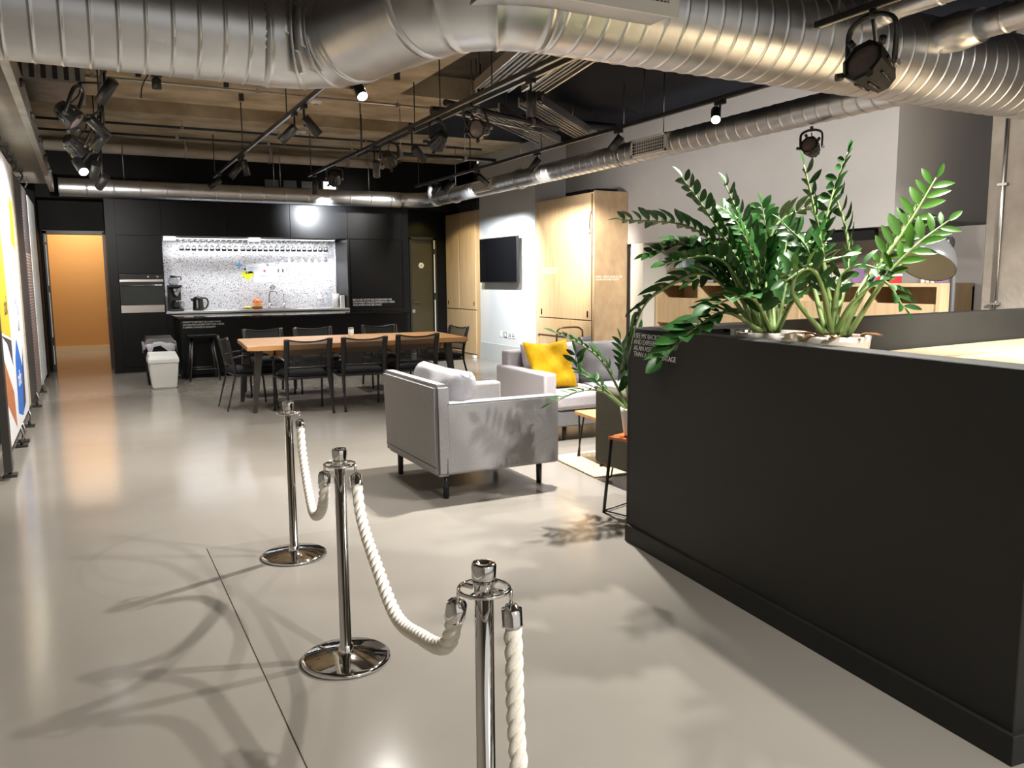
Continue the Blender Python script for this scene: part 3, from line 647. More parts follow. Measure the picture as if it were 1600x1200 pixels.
# ------------------------------------------------------------------ ceiling bits
def tray(c, L, Wd, rz, z, label, slope=0.0):
    t = empty('cable_tray', (c[0], c[1], z), label, 'cable tray', 'galvanised trays under the ceiling', rz)
    R = W[t]
    def put(mb, name, m): mb.bm.transform(R); return mb.build(name, m, t)
    b = MB(); b.box(-L/2, L/2, -Wd/2, Wd/2, 0, 0.012); put(b, 'tray_sheet', M['galv_dull'])
    b = MB(); n = int(Wd/0.045)
    for k in range(n+1): b.box(-L/2, L/2, -Wd/2+k*Wd/n-0.007, -Wd/2+k*Wd/n+0.007, -0.014, 0)
    put(b, 'tray_ribs', M['galv_dull'])
    b = MB()
    for sgn in (-1, 1): b.box(-L/2, L/2, sgn*Wd/2-0.01, sgn*Wd/2+0.01, -0.03, 0.06)
    put(b, 'side_rails', M['steel'])
    b = MB()
    for sx in (-0.4, 0.4):
        for sy in (-0.5, 0.5): b.cyl((L*sx, Wd*sy, 0.02), (L*sx, Wd*sy, 3.74-z), 0.006, seg=6)
    put(b, 'hanger_rods', M['black_metal'])
tray((3.5, 6.6), 1.7, 0.34, math.radians(80), 3.25, 'ribbed galvanised cable tray under the beam, nearest the S bend')
tray((3.95, 6.6), 1.6, 0.24, math.radians(80), 3.27, 'narrow ribbed galvanised tray alongside the wider one')
tray((4.75, 8.9), 2.2, 0.30, math.radians(42), 3.2, 'ribbed galvanised tray crossing diagonally above the right track')
tray((5.05, 8.45), 2.2, 0.26, math.radians(42), 3.22, 'second ribbed tray crossing diagonally, nearer the right wall')
def pipe(p0, p1, r, m, label, clips=True):
    t = empty('ceiling_pipe', p0, label, 'pipe', 'pipes across the ceiling'); p0 = Vector(p0); p1 = Vector(p1)
    MB().cyl(p0, p1, r, seg=14).build('pipe_run', m, t)
    if clips:
        n = max(2, int((p1-p0).length/1.2))
        for k in range(n):
            b = MB(); p = p0.lerp(p1, (k+0.5)/n); b.cyl(p+Vector((0,0,r*0.5)), (p.x, p.y, 3.6), 0.007, seg=6); b.box(p.x-0.02, p.x+0.02, p.y-r-0.008, p.y+r+0.008, p.z-r-0.008, p.z+r+0.008)
            b.build('pipe_clip', M['steel'], t)
pipe((-0.4, 13.55, 3.33), (4.6, 13.55, 3.33), 0.075, M['concrete'], 'fat pale pipe across the ceiling, just before the black kitchen wall')
pipe((-0.6, 11.8, 3.40), (5.6, 11.8, 3.40), 0.016, M['black_metal'], 'thin dark pipe across the ceiling, nearer of two')
pipe((-0.6, 12.5, 3.38), (5.6, 12.5, 3.38), 0.016, M['black_metal'], 'thin dark pipe across the ceiling, further of two')
pipe((-0.6, 9.45, 3.44), (4.2, 9.45, 3.44), 0.014, M['steel'], 'thin grey conduit across the warm concrete beam')
pipe((3.2, 7.55, 3.1), (4.9, 8.3, 3.1), 0.03, M['black_metal'], 'black diagonal strut between the double track and the right track')
pipe((3.2, 7.65, 3.04), (4.85, 8.35, 3.04), 0.012, M['steel'], 'pale diagonal conduit under the black strut')
pipe((3.15, 9.9, 2.95), (4.9, 9.9, 2.95), 0.022, M['black_metal'], 'black cross tube behind the diagonal strut')
pipe((3.6, 8.9, 3.3), (6.1, 8.9, 3.3), 0.05, M['black_metal'], 'dark pipe crossing behind the stage floods')
for i, (x, y, z, lab) in enumerate(((2.97, 7.37, 3.5, 'white round smoke detector on the beam beside the S bend'), (2.55, 9.9, 3.5, 'white round smoke detector above the left centre track'), (2.85, 11.95, 3.5, 'white round smoke detector on the back beam'))):
    t = empty('smoke_detector', (x, y, z), lab, 'smoke detector')
    MB().lathe([(0, 0), (0.07, 0), (0.07, -0.015), (0.05, -0.035), (0, -0.04)], (x, y, z), seg=24).build('housing', M['white'], t)
    MB().lathe([(0.03, -0.036), (0.03, -0.05), (0, -0.05)], (x, y, z), seg=16).build('sensor', M['galv_dull'], t)
for i, (x, y) in enumerate(((0.6, 9.2), (1.45, 9.3), (1.7, 9.9), (2.95, 8.2), (3.1, 6.9))):
    tag(MB().box(x-0.025, x+0.025, y-0.025, y+0.025, 3.42, 3.5).build('ceiling_anchor', M['black_metal']), 'small black anchor box fixed under the concrete beam', 'anchor box', 'black anchors under the beams')
vx = empty('air_valve', (0.75, 9.0, 3.45), 'dark valve and cable box under the beam, upper left', 'valve')
MB().lathe([(0, 0), (0.045, 0), (0.045, 0.09), (0.02, 0.11), (0, 0.11)], (0.75, 9.0, 3.28), seg=14).build('valve_body', M['black_metal'], vx)
MB().box(0.70, 0.80, 8.97, 9.03, 3.39, 3.5).build('junction_box', M['black_metal'], vx)
MB().tube(bez([(0.7, 9.0, 3.45), (0.62, 9.0, 3.3), (0.6, 9.0, 3.18)], 5), 0.006, 6).build('cable', M['black_metal'], vx)
db = empty('corner_ductwork', (-0.2, 9.0, 3.3), 'ribbed grey air box behind the cluster of lamps, top left corner', 'air box')
MB().box(-0.7, 0.12, 8.6, 9.6, 3.18, 3.495).build('box_body', M['galv_dull'], db)
b = MB()
for k in range(9): b.box(-0.68+k*0.09, -0.64+k*0.09, 8.585, 8.6, 3.2, 3.48)
b.build('box_ribs', M['black_metal'], db)
wp = empty('wall_vent_panel', (3.84, 14.19, 3.0), 'bright white square panel on the black wall above the duct', 'wall panel')
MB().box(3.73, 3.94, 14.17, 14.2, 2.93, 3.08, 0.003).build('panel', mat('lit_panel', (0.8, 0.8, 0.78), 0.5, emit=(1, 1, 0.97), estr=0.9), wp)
MB().box(3.70, 3.97, 14.185, 14.2, 2.91, 3.10).build('frame', M['black_metal'], wp)
for i, x in enumerate((2.75, 3.05, 3.35)):
    tag(MB().box(x, x+0.22, 14.17, 14.2, 2.9, 3.07, 0.003).build('grey_panel', mat('grey_wall_panel', (0.16, 0.165, 0.17), 0.5)), 'grey square panel in a row on the black wall above the duct', 'wall panel', 'grey panels above the duct')

# ------------------------------------------------------------------ kitchen
YK = 13.95
def door_panel(x0, x1, z0, z1, parent, y=YK, handle=None):
    d = MB().box(x0+0.003, x1-0.003, y-0.02, y, z0+0.003, z1-0.003, 0.0015, 1).build('door', M['kitchen'], parent)
    return d
tu = empty('oven_cabinet', (0.71, 14.3, 0), 'tall black cabinet housing the oven, left end of the kitchen', 'cabinet')
b = MB(); b.box(0.32, 0.455, YK-0.02, 14.74, 0, 2.65); b.box(0.455, 1.10, YK, 14.74, 0, 0.92); b.box(0.455, 1.10, YK, 14.74, 1.52, 2.65); b.box(1.085, 1.10, YK, 14.74, 0.9, 1.53); b.box(0.455, 1.10, 14.6, 14.74, 0.9, 1.53)
b.build('carcass', M['kitchen'], tu)
door_panel(0.455, 1.10, 0.08, 0.915, tu); door_panel(0.455, 1.10, 1.525, 2.10, tu); door_panel(0.455, 1.10, 2.11, 2.65, tu)
ov = empty('built_in_oven', (0.77, YK, 0.92), 'stainless steel built-in oven with dark glass door', 'oven')
MB().box(0.462, 1.082, YK+0.0, 14.5, 0.925, 1.515).build('casing', M['dark_steel'], ov)
cp = MB().box(0.462, 1.082, YK-0.025, YK, 1.44, 1.512, 0.003).build('control_panel', mat('oven_black_glass', (0.01, 0.01, 0.01), 0.15), ov)
MB().box(0.462, 1.082, YK-0.028, YK, 1.40, 1.438, 0.002).build('trim_bar', M['steel'], ov)
for x in (0.87, 1.0): MB().lathe([(0, 0), (0.022, 0), (0.018, 0.025), (0, 0.025)], (x, YK-0.025, 1.475), (0, -1, 0), 16).build('control_knob', M['steel'], cp)
od = MB().box(0.462, 1.082, YK-0.025, YK, 1.045, 1.395, 0.003).build('oven_door', mat('oven_window', (0.02, 0.024, 0.02), 0.12), ov)
h_ = MB(); h_.cyl((0.49, YK-0.06, 1.345), (1.06, YK-0.06, 1.345), 0.010, seg=10)
for x in (0.53, 1.02): h_.cyl((x, YK-0.06, 1.345), (x, YK-0.02, 1.345), 0.007, seg=8)
h_.build('oven_handle', M['steel'], od)
MB().box(0.462, 1.082, YK-0.025, YK, 0.925, 1.042, 0.003).build('lower_panel', mat('warm_steel', (0.36, 0.33, 0.31), 0.35, 1.0), ov)
xsplit = [1.13, 2.08, 3.08, 4.052]
labs = ['black wall cabinet next to the oven cabinet, above the coffee machine', 'black wall cabinet in the middle above the splashback stickers', 'black wall cabinet with the bright pool of light']
for i in range(3):
    t = empty('wall_cabinet', ((xsplit[i]+xsplit[i+1])/2, 14.3, 2.11), labs[i], 'cabinet', 'black wall cabinets over the worktop')
    MB().box(xsplit[i]-(0.03 if i == 0 else 0), xsplit[i+1], YK, 14.74, 2.11, 2.65).build('carcass', M['kitchen'], t)
    door_panel(xsplit[i]-(0.03 if i == 0 else 0), xsplit[i+1], 2.105, 2.65, t)
tr = empty('tall_cabinet', (4.6, 14.3, 0), 'tall black cabinet at the right end of the kitchen with white lettering', 'cabinet')
b = MB(); b.box(4.052, 5.15, YK, 14.74, 0, 2.65); b.box(5.035, 5.155, YK-0.02, YK, 0.0, 2.65); b.build('carcass', M['kitchen'], tr)
door_panel(4.052, 5.035, 2.105, 2.65, tr); dd = door_panel(4.085, 5.03, 0.935, 2.098, tr); door_panel(4.052, 5.035, 0.1, 0.90, tr)
text('BECAUSE OF MY BACKGROUND WE\nCAN MAKE THINGS DIFFERENTLY HERE\nAND EVERYONE BELONGS', 0.047, Vector((4.105, YK-0.0215, 1.045)), ROT_FRONT, dd, mat('white_lettering', (0.85, 0.85, 0.85), 0.6), line=0.95, spacing=0.9)
wk = empty('kitchen_worktop', (2.5, 14.2, 0.9), 'pale stone worktop running along the terrazzo splashback', 'worktop')
MB().box(1.10, 4.05, YK-0.02, 14.5, 0.895, 0.925, 0.002).build('slab', mat('pale_stone', (0.62, 0.62, 0.62), 0.3, var=0.05, vscale=20), wk)
MB().box(1.10, 4.05, YK+0.0, 14.7, 0.0, 0.89).build('base_units', M['kitchen'], wk)
sb = MB(); sb.box(1.10, 3.94, 14.5, 14.55, 0.92, 2.11); sb.box(3.925, 3.94, 14.34, 14.5, 0.925, 2.10); tag(sb.build('splashback', M['terrazzo']), 'speckled terrazzo splashback behind the kitchen worktop', 'splashback')
tag(MB().hull8([(3.94,14.34,0.926),(4.038,13.96,0.926),(4.048,13.96,0.926),(3.96,14.5,0.926),(3.94,14.34,2.104),(4.038,13.96,2.104),(4.048,13.96,2.104),(3.96,14.5,2.104)]).build('splashback_reveal', M['dark_steel']), 'dark metal reveal panel at the right end of the splashback', 'panel')
# sink and taps
sk = empty('kitchen_sink', (2.7, 14.2, 0.925), 'steel drop-in sink in the pale worktop', 'sink')
b = MB(); b.box(2.25, 3.15, 14.02, 14.44, 0.926, 0.932, 0.002); b.build('rim', M['steel'], sk)
b = MB(); b.box(2.6, 3.05, 14.06, 14.36, 0.9325, 0.9335); b.build('bowl', M['dark_steel'], sk)
def tap(x, y, h, reach, label, r=0.011):
    t = empty('kitchen_tap', (x, y, 0.932), label, 'tap')
    MB().lathe([(0, 0), (0.028, 0), (0.028, 0.01), (0.016, 0.03), (0.016, 0.09), (0, 0.09)], (x, y, 0.932), seg=16).build('base', M['steel'], t)
    MB().tube(bez([(x, y, 0.98), (x, y, 0.932+h*0.8), (x+reach*0.3, y-0.02, 0.932+h), (x+reach*0.8, y-0.03, 0.932+h*0.97), (x+reach, y-0.03, 0.932+h*0.8)], 8), r, 10).build('spout', M['steel'], t)
    return t
t = tap(2.78, 14.38, 0.30, 0.13, 'tall curved kitchen tap beside the orange soap bottle')
b = MB(); b.tube([(2.79, 14.36, 0.99), (2.90, 14.34, 1.0)], 0.009, 8); b.build('lever', M['steel'], t)
tap(3.02, 14.38, 0.24, 0.03, 'thin straight filter tap right of the curved tap', 0.006)
so = empty('soap_bottle', (2.56, 14.3, 0.932), 'orange-red soap bottle with a yellow label beside the tap', 'bottle')
MB().lathe([(0, 0), (0.075, 0), (0.082, 0.02), (0.08, 0.12), (0.05, 0.16), (0.022, 0.175), (0.022, 0.19), (0, 0.19)], (2.56, 14.3, 0.932), seg=24).build('bottle', mat('orange_liquid', (0.75, 0.09, 0.02), 0.25), so)
MB().lathe([(0.0835, 0.04), (0.0838, 0.11)], (2.56, 14.3, 0.932), seg=24).build('label', mat('yellow_label', (0.85, 0.55, 0.2), 0.5), so)
b = MB(); b.cyl((2.56, 14.3, 1.12), (2.56, 14.3, 1.17), 0.008); b.box(2.53, 2.60, 14.29, 14.31, 1.17, 1.18); b.build('pump', M['white'], so)
tag(MB().lathe([(0, 0), (0.05, 0), (0.055, 0.03), (0.04, 0.05), (0, 0.05)], (2.40, 14.3, 0.932), seg=20).build('sponge_dish', mat('yellow_sponge', (0.8, 0.65, 0.2), 0.8)), 'small yellowish sponge dish left of the soap bottle', 'dish')
kt = empty('kettle', (1.62, 14.3, 0.925), 'black electric kettle on the worktop', 'kettle')
MB().lathe([(0, 0), (0.085, 0), (0.088, 0.02), (0.078, 0.18), (0.07, 0.215), (0.03, 0.23), (0, 0.232)], (1.62, 14.3, 0.927), seg=28).build('body', mat('gloss_black', (0.01, 0.01, 0.011), 0.15), kt)
MB().box(1.585, 1.605, 14.208, 14.22, 0.97, 1.10).build('water_window', M['steel'], kt)
MB().tube(bez([(1.68, 14.3, 1.13), (1.75, 14.3, 1.12), (1.775, 14.3, 1.05), (1.74, 14.3, 0.97), (1.695, 14.3, 0.96)], 6), 0.014, 10).build('handle', M['black_metal'], kt)
MB().hull8([(1.52,14.28,1.08),(1.56,14.28,1.07),(1.56,14.32,1.07),(1.52,14.32,1.08),(1.50,14.285,1.125),(1.56,14.275,1.13),(1.56,14.325,1.13),(1.50,14.315,1.125)]).build('spout', M['black_metal'], kt)
cm = empty('coffee_machine', (1.27, 14.3, 0.925), 'black filter coffee machine with a glass jug at the left end of the worktop', 'coffee machine')
b = MB(); b.box(1.17, 1.39, 14.2, 14.42, 0.926, 0.965, 0.006); b.box(1.17, 1.37, 14.36, 14.42, 0.96, 1.32, 0.004); b.build('body', M['black_metal'], cm)
MB().box(1.17, 1.38, 14.2, 14.42, 1.31, 1.345, 0.005).build('top_plate', M['black_metal'], cm)
MB().lathe([(0, 0.0), (0.035, 0.0), (0.07, 0.09), (0.075, 0.14), (0, 0.14)], (1.28, 14.28, 1.16), seg=20).build('filter_holder', M['steel'], cm)
MB().lathe([(0.0, 0), (0.06, 0), (0.082, 0.05), (0.06, 0.11), (0.05, 0.13), (0.045, 0.13), (0.055, 0.11), (0.077, 0.05), (0.055, 0.006), (0, 0.006)], (1.28, 14.28, 0.967), seg=24).build('jug', M['glass'], cm)
MB().tube(bez([(1.33, 14.28, 1.09), (1.40, 14.27, 1.08), (1.40, 14.27, 1.0), (1.36, 14.28, 0.99)], 5), 0.008, 8).build('jug_handle', M['steel'], cm)
cj = empty('coffee_jug', (1.26, 14.3, 1.346), 'spare glass coffee jug standing on top of the coffee machine', 'jug')
MB().lathe([(0.0, 0), (0.06, 0), (0.085, 0.05), (0.06, 0.105), (0.05, 0.12), (0.045, 0.12), (0.055, 0.105), (0.08, 0.05), (0.055, 0.006), (0, 0.006)], (1.26, 14.3, 1.346), seg=24).build('glass', M['glass'], cj)
MB().lathe([(0, 0.118), (0.05, 0.118), (0.045, 0.15), (0, 0.155)], (1.26, 14.3, 1.346), seg=20).build('lid', M['black_metal'], cj)
MB().tube(bez([(1.30, 14.3, 1.47), (1.37, 14.3, 1.48), (1.38, 14.3, 1.42)], 5), 0.008, 8).build('handle', M['black_metal'], cj)
kr = empty('kitchen_roll_holder', (3.88, 14.2, 0.925), 'white kitchen roll on its stand at the right end of the worktop', 'kitchen roll')
MB().lathe([(0.02, 0), (0.06, 0), (0.06, 0.23), (0.02, 0.23)], (3.88, 14.2, 0.94), seg=24).build('paper_roll', mat('paper', (0.8, 0.8, 0.8), 0.9), kr)
b = MB(); b.cyl((3.88, 14.2, 0.925), (3.88, 14.2, 1.28), 0.012); b.lathe([(0, 0), (0.075, 0), (0.075, 0.012), (0, 0.012)], (3.88, 14.2, 0.926), seg=20); b.build('stand', mat('pale_wood', (0.6, 0.5, 0.36), 0.5), kr)
tag(MB().box(3.93, 4.0, 14.05, 14.12, 0.926, 1.14, 0.004).build('paper_towel_box', M['white']), 'white upright box beside the kitchen roll', 'box')
# under-cabinet light, small fittings, hanging glasses
us = empty('cabinet_light', (2.5, 14.22, 2.1), 'lit strip light under the black wall cabinets', 'strip light')
MB().box(1.15, 3.9, 14.16, 14.24, 2.085, 2.104).build('housing', M['white'], us)
MB().box(1.17, 3.88, 14.17, 14.23, 2.081, 2.085).build('diffuser', M['strip'], us)
for x in (1.22, 2.52): tag(MB().box(x-0.085, x+0.085, 14.0, 14.12, 2.045, 2.104, 0.004).build('light_box', mat('lit_box', (0.9, 0.9, 0.9), 0.4, emit=(1, 1, 1), estr=1.6)), 'small glowing white box under the wall cabinets', 'light box', 'white boxes under the cabinets')
rk = empty('glass_rack', (2.5, 14.25, 2.06), 'slotted rack for hanging stemware under the wall cabinets', 'rack')
b = MB()
for k in range(29): b.box(1.35+k*0.088, 1.365+k*0.088, 14.13, 14.40, 2.055, 2.075)
b.build('slats', M['black_metal'], rk); MB().box(1.33, 3.86, 14.38, 14.41, 2.055, 2.08).build('back_bar', M['steel'], rk)
gl0 = None
gprof = [(0.0, 0), (0.033, 0), (0.033, 0.003), (0.006, 0.008), (0.004, 0.07), (0.02, 0.085), (0.036, 0.12), (0.034, 0.16), (0.032, 0.16), (0.033, 0.12), (0.018, 0.088), (0, 0.082)]
for k in range(26):
    x = 1.41+k*0.0925 + (0.02 if k > 9 else 0); 
    if gl0 is None:
        gl0 = MB().lathe([(r, -z) for r, z in gprof], (0, 0, 0), seg=16).build('wine_glass', M['glass']); g = gl0
    else: g = gl0.copy(); COL.objects.link(g)
    g.location = (x, 14.24, 2.05+0.004); tag(g, 'clear stemmed glass hanging upside down in the row under the wall cabinets', 'glass', 'hanging glasses')
# stickers and papers on the splashback
def on_splash(name, pts, c, label, cat, y=14.4985, col=None):
    mb = MB(); n = len(pts); mb._add([(c[0]+p[0], y, c[1]+p[1]) for p in pts]+[(c[0]+p[0], y+0.001, c[1]+p[1]) for p in pts], [tuple(range(n)), tuple(range(2*n-1, n-1, -1))]+[(i, (i+1)%n, n+(i+1)%n, n+i) for i in range(n)])
    return tag(mb.build(name, col), label, cat)
heart = []
for k in range(28):
    a = 2*PI*k/28; heart.append((0.0062*16*math.sin(a)**3, 0.0060*(13*math.cos(a)-5*math.cos(2*a)-2*math.cos(3*a)-math.cos(4*a))))
def star(n, R, r): return [((R if k % 2 == 0 else r)*math.sin(PI*k/n), (R if k % 2 == 0 else r)*math.cos(PI*k/n)) for k in range(2*n)]
on_splash('heart_sticker', heart, (2.46, 1.50), 'lime yellow heart sticker on the splashback', 'sticker', col=mat('lime_paper', (0.70, 0.76, 0.02), 0.6))
on_splash('star_sticker', star(4, 0.075, 0.028), (2.33, 1.665), 'blue star sticker on the splashback', 'sticker', col=mat('blue_paper', (0.12, 0.38, 0.66), 0.6))
on_splash('flower_sticker', star(6, 0.06, 0.018), (2.89, 1.65), 'pale green flower sticker on the splashback', 'sticker', col=mat('green_paper', (0.35, 0.55, 0.33), 0.6))
pw = on_splash('paper_note', [(-0.17, -0.09), (0.16, -0.05), (0.17, 0.09), (-0.16, 0.07)], (2.60, 1.61), 'white paper note with pale blue lines, above the heart sticker', 'paper', col=mat('white_paper', (0.78, 0.8, 0.84), 0.7))
b = MB()
for k in range(3): b.hull8([(2.47,14.4970,1.62-k*0.03),(2.72,14.4970,1.645-k*0.03),(2.72,14.4975,1.645-k*0.03),(2.47,14.4975,1.62-k*0.03),(2.47,14.4970,1.628-k*0.03),(2.72,14.4970,1.653-k*0.03),(2.72,14.4975,1.653-k*0.03),(2.47,14.4975,1.628-k*0.03)])
b.build('printed_lines', mat('pale_blue_ink', (0.3, 0.5, 0.7), 0.7), pw)
pn = on_splash('paper_notice', [(-0.20, -0.14), (0.20, -0.14), (0.20, 0.14), (-0.20, 0.14)], (2.76, 1.52), 'white notice with a red star, right of the heart sticker', 'paper', y=14.4965, col=MATS['white_paper'])
b = MB(); st5 = star(5, 0.035, 0.014); b._add([(2.74+p[0], 14.4955, 1.57+p[1]) for p in st5], [tuple(range(len(st5)))]); b.build('red_star', mat('red_ink', (0.55, 0.05, 0.06), 0.6), pn)
text('FRIDAY', 0.045, Vector((2.66, 14.4955, 1.47)), ROT_FRONT, pn, mat('blue_ink', (0.1, 0.15, 0.3), 0.6))
for x, z, r in ((2.42, 1.60, 0.022), (2.80, 1.665, 0.02)): on_splash('dot_sticker', star(3, r, r*0.8), (x, z), 'small black magnet on the splashback, %s' % ('under the blue star' if x < 2.6 else 'beside the green flower'), 'magnet', col=M['black'])
for x in (2.97, 3.05): on_splash('shoe_sticker', [(-0.014, -0.028), (0.014, -0.028), (0.014, 0.028), (-0.014, 0.028)], (x, 1.575), 'small dark oblong sticker, one of a pair right of the notice', 'sticker', col=M['print_dark']); 
for o in COL.objects:
    if o.name.startswith('shoe_sticker'): o['group'] = 'pair of dark stickers'
hr = MB().tube([(2.86+0.035*math.cos(2*PI*k/20), 14.485, 1.29+0.035*math.sin(2*PI*k/20)) for k in range(21)], 0.005, 6, False).build('hook_ring', M['dark_steel']); tag(hr, 'dark ring hook on the splashback above the tap', 'hook')
tag(MB().box(3.62, 3.70, 14.485, 14.5, 1.07, 1.15, 0.003).build('power_socket', M['white']), 'white socket plate on the right of the splashback', 'socket')

# island
isl = empty('kitchen_island', (2.9, 12.95, 0), 'long black island with a glossy top in front of the kitchen', 'island')
MB().box(1.17, 4.63, 12.63, 13.62, 0.05, 0.862, 0.002).build('body', M['kitchen'], isl)
MB().box(1.20, 4.60, 12.68, 13.58, 0.0, 0.05).build('plinth', M['black'], isl)
MB().box(1.145, 4.65, 12.6, 13.66, 0.862, 0.888, 0.002).build('top', mat('black_gloss_top', (0.012, 0.012, 0.013), 0.06), isl)
text('I WANT TO BE PART OF A NEW WAVE\nOF CREATIVE LEADERS THAT WILL INSPIRE\nA DEEPER CHANGE IN INDUSTRY', 0.034, Vector((1.205, 12.6285, 0.805)), ROT_FRONT, isl, mat('grey_lettering', (0.55, 0.55, 0.55), 0.6), line=1.1, spacing=0.86)
def bar_stool(x, y, label):
    t = empty('bar_stool', (x, y, 0), label, 'stool', 'dark stools at the island')
    MB().box(x-0.2, x+0.2, y-0.17, y+0.17, 0.615, 0.65, 0.008).build('seat', M['black'], t)
    for sx in (-1, 1):
        for sy in (-1, 1): MB().cyl((x+sx*0.2, y+sy*0.17, 0), (x+sx*0.13, y+sy*0.11, 0.615), 0.014, seg=8).build('leg', M['dark_steel'], t)
    b = MB(); q = 0.035
    for a, c in (((-1, -1), (1, -1)), ((1, -1), (1, 1)), ((1, 1), (-1, 1)), ((-1, 1), (-1, -1))): b.cyl((x+a[0]*0.18, y+a[1]*0.155, 0.17), (x+c[0]*0.18, y+c[1]*0.155, 0.17), 0.009, seg=6)
    b.build('foot_rail', M['dark_steel'], t)
bar_stool(1.42, 12.36, 'dark bar stool against the left end of the island')

# bins
def bin_(x, y, w_, d_, h, mb_, ml, label, lid_h, taper=0.8):
    t = empty('waste_bin', (x, y, 0), label, 'bin')
    b = MB(); k = taper; w2, d2 = w_/2, d_/2
    b.hull8([(x-w2*k,y-d2*k,0),(x+w2*k,y-d2*k,0),(x+w2*k,y+d2*k,0),(x-w2*k,y+d2*k,0),(x-w2*.97,y-d2*.97,h),(x+w2*.97,y-d2*.97,h),(x+w2*.97,y+d2*.97,h),(x-w2*.97,y+d2*.97,h)])
    bmesh.ops.bevel(b.bm, geom=b.bm.edges[:], offset=0.015, segments=2, affect='EDGES')
    b.build('body', mb_, t)
    return t
bw = bin_(0.845, 11.72, 0.38, 0.33, 0.36, M['bin_white'], None, 'white flip-top bin in front of the black bin by the oven cabinet', 0.1, 0.78)
MB().box(0.655, 1.035, 11.555, 11.885, 0.335, 0.385, 0.012).build('rim', M['bin_white'], bw)
lid = MB(); lid.hull8([(0.655,11.555,0.385),(1.035,11.555,0.385),(1.035,11.885,0.385),(0.655,11.885,0.385),(0.675,11.575,0.44),(1.015,11.575,0.44),(1.015,11.88,0.47),(0.675,11.88,0.47)]); lid.build('lid', mat('pale_lid', (0.68, 0.70, 0.70), 0.35), bw)
MB().box(0.72, 0.97, 11.570, 11.574, 0.395, 0.425).build('lid_recess', mat('lid_grey', (0.45, 0.47, 0.47), 0.4), bw)
MB().box(0.81, 0.88, 11.572, 11.585, 0.245, 0.252).build('grip_slot', M['black'], bw)
bb = bin_(0.85, 12.2, 0.40, 0.36, 0.55, M['black'], None, 'black bin with a grey bag over its rim, behind the white bin', 0.1, 0.85)
b = MB()
ring = []
for k in range(40):
    a = 2*PI*k/40; sx = math.copysign(abs(math.cos(a))**0.5, math.cos(a)); sy = math.copysign(abs(math.sin(a))**0.5, math.sin(a)); wob = 0.012*math.sin(7*a)+0.01*math.sin(11*a+1)
    ring.append((sx*0.205, sy*0.185, wob))
vv = []; ff = []
for lv, (sc_, z) in enumerate(((0.98, 0.575), (1.03, 0.57), (1.07, 0.53), (1.06, 0.48))):
    for (x, y, wob) in ring: vv.append((0.85+x*sc_, 12.2+y*sc_, z+wob*(1 if lv else 0)*(lv+0.5)))
for lv in range(3):
    for k in range(40): k2 = (k+1)%40; ff.append((lv*40+k, lv*40+k2, (lv+1)*40+k2, (lv+1)*40+k))
b._add(vv, ff, True); b.build('bin_bag', M['bag'], bb)
MB().hull8([(0.655,12.02,0.575),(1.045,12.02,0.575),(1.045,12.38,0.575),(0.655,12.38,0.575),(0.69,12.05,0.635),(1.01,12.05,0.635),(1.01,12.36,0.66),(0.69,12.36,0.66)]).build('lid', mat('dark_lid', (0.008, 0.008, 0.009), 0.35), bb)

# ------------------------------------------------------------------ dining table and chairs
tb = empty('dining_table', (2.72, 9.43, 0), 'long live-edge oak table on dark steel legs in front of the island', 'table')
def wavy(y, amp, x0, x1, ph, n=26): return [(x0+(x1-x0)*k/n, y+amp*(math.sin(2.1*(x0+(x1-x0)*k/n)+ph)+0.5*math.sin(5.3*(x0+(x1-x0)*k/n)+ph*2))) for k in range(n+1)]
poly = wavy(8.80, 0.025, 1.45, 3.98, 0.4)+list(reversed(wavy(10.08, 0.025, 1.55, 4.08, 2.0)))
MB().prism(poly, 0.672, 0.722, 0.008, 2).build('table_top', M['oak'], tb)
b = MB(); b.box(1.75, 3.7, 8.98, 9.04, 0.59, 0.672, 0.004); b.box(1.75, 3.7, 9.84, 9.90, 0.59, 0.672, 0.004); b.box(1.72, 1.78, 8.98, 9.90, 0.59, 0.672, 0.004); b.box(3.68, 3.74, 8.98, 9.90, 0.59, 0.672, 0.004); b.build('apron', M['oak'], tb)
for (fx, fy, tx, ty) in ((1.52, 8.92, 1.60, 8.98), (1.54, 9.85, 1.62, 9.88), (3.86, 8.95, 3.78, 8.98), (3.9, 9.95, 3.82, 9.90)):
    lg = MB(); a = 0.022; c = 0.038
    lg.hull8([(fx-a,fy-a,0),(fx+a,fy-a,0),(fx+a,fy+a,0),(fx-a,fy+a,0),(tx-c,ty-c,0.672),(tx+c,ty-c,0.672),(tx+c,ty+c,0.672),(tx-c,ty+c,0.672)]); lg.build('leg', mat('dark_bronze_leg', (0.035, 0.03, 0.024), 0.4), tb)
cn = empty('salt_shaker', (2.78, 9.55, 0.722), 'small white canister standing on the oak table', 'canister')
MB().lathe([(0, 0), (0.032, 0), (0.034, 0.01), (0.032, 0.10), (0, 0.10)], (2.78, 9.55, 0.7225), seg=20).build('body', M['white'], cn)
MB().lathe([(0, 0), (0.033, 0), (0.031, 0.018), (0, 0.02)], (2.78, 9.55, 0.8225), seg=20).build('cap', mat('grey_cap', (0.35, 0.35, 0.35), 0.4), cn)

